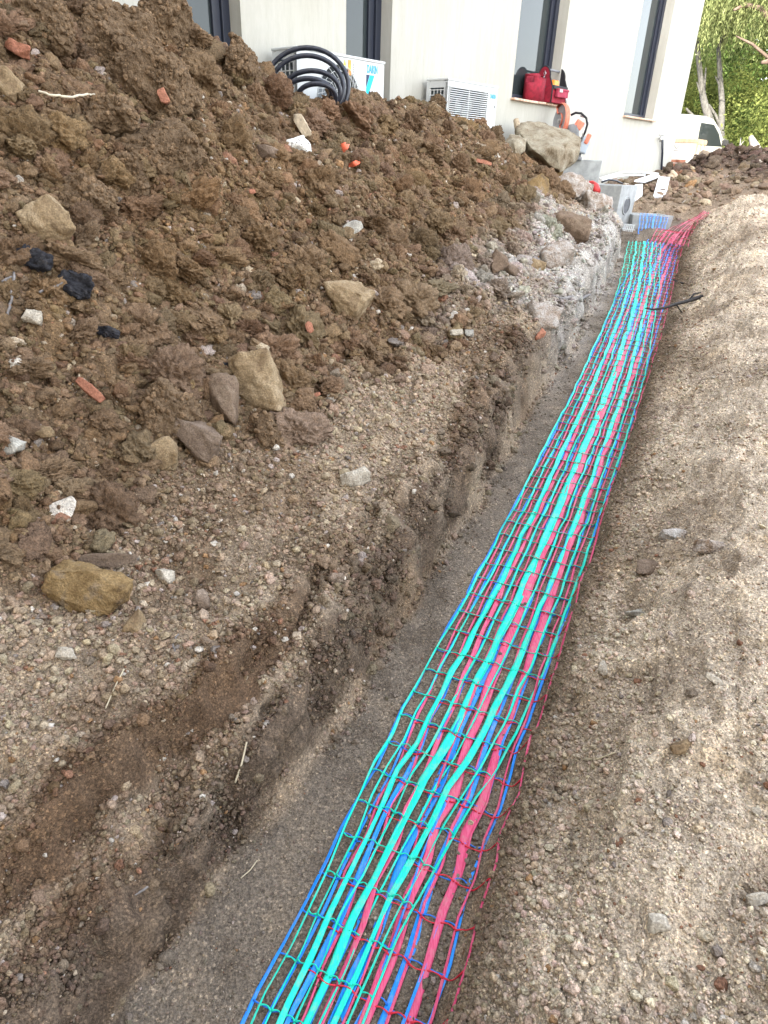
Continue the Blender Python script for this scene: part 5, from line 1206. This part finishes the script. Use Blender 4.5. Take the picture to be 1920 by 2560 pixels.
# ------------------------------------------------------------------ white van; local x forward, y to its left, z up
M_VAN = mat('van_paint', (.30, .30, .265), .3, spec=.5); M_TYRE = mat('tyre', (.02, .02, .02), .8); M_VGL = mat('van_glass', (.02, .024, .024), .08, spec=.35)
ld = Vector((.36, .93, 0)); lr = Vector((.93, -.36, 0)); hd = (lr*.60+ld*.80).normalized()
vo = Vector(at(1790, 398, 20.5)); VL, VW, VH = 3.9, 1.66, 1.72
van = empty('van', (0, 0, 0)); vo.z = at(1700, 297, 20.3)[2]-VH; van.matrix_world = frame_matrix(vo-hd*VL+ld*.4, hd); tag(van, 'small white van parked behind the crate at the house corner', 'van')
prof = [(0, .35), (0.02, 1.0), (.08, 1.62), (.35, VH), (2.0, VH), (2.35, 1.66), (2.72, 1.42), (3.05, 1.08), (3.35, 1.00), (3.70, .86), (3.86, .62), (3.9, .35), (3.72, .22), (.2, .22)]
mb = MB(); n_ = len(prof); rows = []
for y, k in ((-VW/2, .97), (-VW/2+.06, 1.0), (VW/2-.06, 1.0), (VW/2, .97)):
    c_ = (1.9, .85); rows.append([Vector((c_[0]+(x-c_[0])*k, y*(1-.10*max(0, (z-.9)/.8)), c_[1]+(z-c_[1])*k)) for x, z in prof])
vs = [p for r in rows for p in r]; fs = [(l*n_+q, l*n_+(q+1) % n_, (l+1)*n_+(q+1) % n_, (l+1)*n_+q) for l in range(3) for q in range(n_)]+[tuple(range(n_-1, -1, -1)), tuple(3*n_+q for q in range(n_))]
mb.add(vs, fs); mb.build('body', M_VAN, van, bevel=.03, smooth=False, seg=3)
for sgn in (-1, 1):
    yk = sgn*(VW/2)*.945; th_ = .03
    mb = MB(); mb.prism([(1.75, .98), (2.88, .98), (2.62, 1.30), (2.30, 1.52), (1.75, 1.54)], yk-.02+sgn*.012, yk+.02+sgn*.012); dg = mb.build('side_window', M_VGL, van)
    mb = MB(); mb.box((2.86, sgn*(VW/2+.10), 1.08), (.10, .18, .16)); mb.build('mirror', M_TYRE, van, bevel=.03)
    mb = MB(); mb.box((1.6, sgn*(VW/2+.003), .95), (.12, .02, .03)); mb.build('door_handle', M_TYRE, van)
    for xw in (.75, 3.12):
        mb = MB(); mb.lathe([(.20, -.09), (.30, -.09), (.315, -.05), (.315, .05), (.30, .09), (.20, .09)], (xw, sgn*(VW/2-.09), .30), Vector((0, 1, 0)), 24); wh = mb.build('wheel', M_TYRE, van, smooth=False)
        mb = MB(); mb.lathe([(.05, sgn*.075), (.19, sgn*.07), (.21, sgn*.094)], (xw, sgn*(VW/2-.09), .30), Vector((0, 1, 0)), 20); mb.build('rim', M_STEEL, wh)
    mb = MB(); mb.box((3.76, sgn*.58, .72), (.12, .26, .18)); mb.build('headlight', M_TANK, van, bevel=.03)
mb = MB(); mb.add([(2.44, -.68, 1.63), (2.44, .68, 1.63), (3.06, .74, 1.10), (3.06, -.74, 1.10)], [(0, 1, 2, 3)]); mb.build('windscreen', M_VGL, van)
mb = MB(); mb.box((3.86, 0, .40), (.14, 1.5, .26)); mb.build('bumper', M_TYRE, van, bevel=.04)
# ------------------------------------------------------------------ trees and shrubs beyond the site
def leaf_mat(name, c1, c2, trans=.45):
    m = bpy.data.materials.new(name); m.use_nodes = True; n = m.node_tree.nodes; L = m.node_tree.links
    for k in list(n): n.remove(k)
    out = n.new('ShaderNodeOutputMaterial'); d = n.new('ShaderNodeBsdfDiffuse'); t = n.new('ShaderNodeBsdfTranslucent'); mx = n.new('ShaderNodeMixShader'); mx.inputs[0].default_value = trans
    a = n.new('ShaderNodeAttribute'); a.attribute_name = 'leaf'; r = n.new('ShaderNodeValToRGB'); e = r.color_ramp.elements; e[0].color = (*c1, 1); e[1].color = (*c2, 1)
    L.new(a.outputs['Fac'], r.inputs['Fac']); L.new(r.outputs['Color'], d.inputs['Color']); L.new(r.outputs['Color'], t.inputs['Color'])
    L.new(d.outputs[0], mx.inputs[1]); L.new(t.outputs[0], mx.inputs[2]); L.new(mx.outputs[0], out.inputs['Surface'])
    return m
M_PEPPER = leaf_mat('pepper_leaf', (.05, .07, .025), (.34, .37, .16), .5); M_BUSH = leaf_mat('bush_leaf', (.025, .04, .012), (.24, .27, .08), .45); M_DARKLEAF = leaf_mat('dark_leaf', (.025, .045, .014), (.09, .13, .035), .35)
M_BARK = mat('bark', (.085, .08, .07), .9, noise=14, amt=.4, bump=.01)
def quads_object(name, P, D, W_, m, parent, shade):
    """leaf quads: centres P, half length vectors D, half width vectors W_"""
    n_ = len(P); V = np.stack([P-D, P+W_*1.0, P+D, P-W_*1.0], 1).reshape(-1, 3)
    me = bpy.data.meshes.new(name); me.vertices.add(len(V)); me.vertices.foreach_set('co', V.ravel().astype(np.float32))
    me.loops.add(n_*4); me.loops.foreach_set('vertex_index', np.arange(n_*4, dtype=np.int32)); me.polygons.add(n_); me.polygons.foreach_set('loop_start', np.arange(0, n_*4, 4, dtype=np.int32)); me.update(calc_edges=True)
    a = me.attributes.new('leaf', 'FLOAT', 'POINT'); a.data.foreach_set('value', np.repeat(shade, 4).astype(np.float32))
    return fin(name, me, m, parent)
def weeping_crown(parent, c, rad, nst, seed, lo, m):
    """hanging strands with small leaflets, rooted through a dome"""
    R = np.random.default_rng(seed); P, D, Wv, S = [], [], [], []
    for k in range(nst):
        v = R.normal(0, 1, 3); v[2] = abs(v[2])*.8; v /= np.linalg.norm(v); rr = R.uniform(.35, 1)**.6
        b = np.array(c)+v*np.array(rad)*rr; L_ = R.uniform(.7, 2.2)*rad[2]/4
        nl = int(L_/.045); q = np.arange(nl)/nl; out = v*np.array([1, 1, 0])*.35
        x = b+np.outer(q*L_*.30, out)+np.outer(q, R.normal(0, .12, 3))*L_*np.array([1, 1, 0]); x[:, 2] = b[2]-L_*q**1.15
        x = x+R.normal(0, .035, x.shape); keep = x[:, 2] > lo+R.uniform(0, 1.2); x = x[keep]
        if not len(x): continue
        d = np.stack([R.normal(0, .5, len(x)), R.normal(0, .5, len(x)), -np.abs(R.normal(1, .3, len(x)))], -1); d /= np.linalg.norm(d, axis=1)[:, None]; d *= R.uniform(.035, .075, len(x))[:, None]
        w_ = np.cross(d, R.normal(0, 1, d.shape)); w_ /= np.linalg.norm(w_, axis=1)[:, None]+1e-9; w_ *= R.uniform(.008, .016, len(x))[:, None]
        P.append(x); D.append(d); Wv.append(w_); S.append(np.clip(R.uniform(.1, .9)+R.normal(0, .15, len(x)), 0, 1))
    return quads_object('crown', np.concatenate(P)-np.array(parent.location), np.concatenate(D), np.concatenate(Wv), m, parent, np.concatenate(S))
def leafy_crown(parent, blobs, per, size, seed, m):
    R = np.random.default_rng(seed); P, D, Wv, S = [], [], [], []
    for (c, r) in blobs:
        n_ = int(per*r*r); v = R.normal(0, 1, (n_, 3)); v /= np.linalg.norm(v, axis=1)[:, None]; rr = r*R.uniform(.45, 1.05, n_)**.7
        lump = 1+.25*vnoise(v[:, 0]*2.5+c[0], v[:, 1]*2.5+c[1], v[:, 2]*2.5, seed); x = np.array(c)+v*(rr*lump)[:, None]
        keep = vnoise(x[:, 0]*2.2, x[:, 1]*2.2, x[:, 2]*2.2, seed+3) > -.25; x = x[keep]; n_ = len(x)
        d = R.normal(0, 1, (n_, 3)); d /= np.linalg.norm(d, axis=1)[:, None]; d *= (size*R.uniform(.6, 1.3, n_))[:, None]
        w_ = np.cross(d, R.normal(0, 1, d.shape)); w_ /= np.linalg.norm(w_, axis=1)[:, None]+1e-9; w_ *= (size*.5*R.uniform(.6, 1.2, n_))[:, None]
        P.append(x); D.append(d); Wv.append(w_); S.append(np.clip(.5+.5*vnoise(x[:, 0]*1.5, x[:, 1]*1.5, x[:, 2]*1.5, seed+5)+R.normal(0, .2, n_), 0, 1))
    return quads_object('crown', np.concatenate(P)-np.array(parent.location), np.concatenate(D), np.concatenate(Wv), m, parent, np.concatenate(S))
# main pepper tree
tb = Vector(at(1818, 392, 21.5))
t1 = empty('pepper_tree', tb); tag(t1, 'pepper tree with forked pale trunk and weeping foliage beside the van', 'tree')
dd = 21.5
def q3(x, y, d=dd): return Vector(at(x, y, d))-tb
mb = MB()
mb.tube([q3(1820, 410), q3(1816, 388), q3(1806, 360), q3(1790, 335), q3(1777, 310), q3(1769, 285), q3(1762, 262), q3(1757, 238)], [.24, .20, .17, .16, .135, .12, .11, .10], 10)
mb.tube([q3(1803, 352), q3(1801, 325), q3(1804, 290), q3(1805, 255), q3(1801, 205), q3(1796, 120)], [.12, .11, .10, .09, .08, .06], 8)
mb.tube([q3(1776, 305), q3(1762, 302), q3(1742, 300), q3(1730, 288), q3(1716, 272, 21.2)], [.09, .085, .075, .055, .03], 8)
mb.tube([q3(1800, 316), q3(1790, 290), q3(1772, 262)], [.05, .045, .035], 7)
mb.tube([q3(1757, 238), q3(1750, 180), q3(1740, 90), q3(1745, -60)], [.10, .08, .07, .05], 8); mb.tube([q3(1760, 250), q3(1748, 225), q3(1742, 205)], [.05, .03, .015], 6); mb.tube([q3(1758, 240), q3(1762, 200), q3(1765, 170)], [.05, .04, .02], 6); mb.tube([q3(1804, 230), q3(1795, 205), q3(1788, 190)], [.04, .03, .015], 6)
mb.tube([q3(1796, 120), q3(1830, 40), q3(1870, -60)], [.06, .05, .04], 7)
mb.build('trunk', M_BARK, t1, smooth=True)
weeping_crown(t1, tuple(tb+Vector((.2, .6, 4.2))), (3.4, 2.6, 4.0), 2300, 3, tb.z+1.9, M_PEPPER)
# a second pepper tree nearer at the right with bare limbs in the upper corner
tb2 = Vector(at(2080, 400, 19)); t2 = empty('pepper_tree', tb2); tag(t2, 'weeping pepper tree at the right edge with reddish limbs in the upper corner', 'tree')
mb = MB(); mb.tube([Vector(at(x, y, d))-tb2 for x, y, d in ((2085, 410, 19), (2060, 300, 19), (2000, 190, 19), (1930, 152, 18.7), (1905, 156, 18.5))], [.22, .18, .14, .09, .04], 9); mb.tube([Vector(at(x, y, d))-tb2 for x, y, d in ((2000, 190, 19), (1960, 90, 18.8), (1900, 20, 18.6), (1862, 12, 18.5), (1835, 25, 18.4))], [.12, .09, .07, .06, .03], 8)
mb.tube([Vector(at(x, y, d))-tb2 for x, y, d in ((1930, 152, 18.7), (1880, 110, 18.6), (1840, 90, 18.6))], [.05, .035, .015], 6)
mb.build('trunk', mat('red_bark', (.11, .075, .055), .9, noise=10, amt=.4, bump=.01), t2, smooth=True)
weeping_crown(t2, tuple(Vector(at(2010, -40, 19.2))), (3.0, 2.6, 3.8), 1700, 8, tb2.z+2.2, M_PEPPER)
# shrubs
SH = [(1900, 330, 19.5, 1.25, 'yellow green shrub at the right edge behind the dark mound'), (1850, 300, 23.5, 1.3, 'sunlit shrub right of the forked trunk'), (1700, 285, 25, 1.6, 'olive shrub left of the forked trunk above the van roof'), (1950, 270, 22, 1.8, 'tall loose shrub under the weeping branches at right'), (1790, 340, 26, 1.5, 'shrub behind the forked trunk with shade put into its dark leaf colour')]
for k, (x, y, d, r, lb) in enumerate(SH):
    c = Vector(at(x, y, d)); base = Vector((c.x, c.y, 1.7)); o = empty('shrub', base); tag(o, lb, 'shrub', 'shrubs beyond the site')
    R = np.random.default_rng(k+40); blobs = [(tuple(c+Vector(tuple(R.normal(0, r*.35, 3)))), r*R.uniform(.5, .8)) for _ in range(6)]+[(tuple(base+Vector((0, 0, r*.4))), r*.7)]
    leafy_crown(o, blobs, 1500, .055, 70+k, M_BUSH if k in (0, 1, 3) else (M_BUSH if k == 2 else M_DARKLEAF))  # last shrub gets the darker leaves: shadow behind the trunk put into its colour
    mb = MB(); 
    for j in range(4): mb.tube([(R.normal(0, .1), R.normal(0, .1), -.2), tuple((c-base)*.5+Vector(tuple(R.normal(0, .2, 3)))), tuple((c-base)+Vector(tuple(R.normal(0, .4, 3))))], [.03, .02, .008], 6)
    mb.build('stem', M_BARK, o)
# taller trees farther back
for k, (x, d, hgt, r, lb) in enumerate([(1660, 34, 8, 3.4, 'dark evergreen seen beyond the van'), (1800, 38, 10, 4.2, 'tall dark tree behind the forked pepper tree'), (1960, 33, 9, 3.8, 'broad evergreen far back at the right edge'), (1720, 46, 14, 5.0, 'far tall tree behind the house corner')]):
    g_ = Vector(at(x, 400, d)); base = Vector((g_.x, g_.y, 1.7)); o = empty('evergreen_tree', base); tag(o, lb, 'tree', 'trees closing the view behind the site')
    R = np.random.default_rng(k+140); blobs = []
    for j in range(10): z = R.uniform(.16, .95); blobs.append(((base.x+R.normal(0, r*.45), base.y+R.normal(0, r*.45), base.z+hgt*z), r*R.uniform(.35, .6)))
    leafy_crown(o, blobs, 1100, .09, 170+k, M_DARKLEAF)
    mb = MB(); mb.tube([(0, 0, -.3), (R.normal(0, .2), 0, hgt*.4), (0, R.normal(0, .2), hgt*.85)], [.28, .2, .06], 9); mb.build('trunk', M_BARK, o, smooth=True)
sm = MB(); sm.tube([at(1896, 398, 17), at(1888, 368, 17.1), at(1877, 342, 17.2)], [.13, .11, .06], 9); tag(sm.build('tree_stump', M_GREYROOT, smooth=True), 'grey leaning stump on the dark mound at the right edge', 'stump')
# dead twigs in the dark mound
tw = MB(); tw.tube([at(1838, 385, 16), at(1850, 365, 16), at(1852, 345, 16.1)], [.02, .015, .008], 6); tw.tube([at(1850, 365, 16), at(1860, 352, 16)], [.012, .006], 5); tag(tw.build('dead_branch', M_GREYROOT, smooth=True), 'thin pale dead branch rising from the dark mound', 'branch')
print('objects', len(bpy.data.objects))
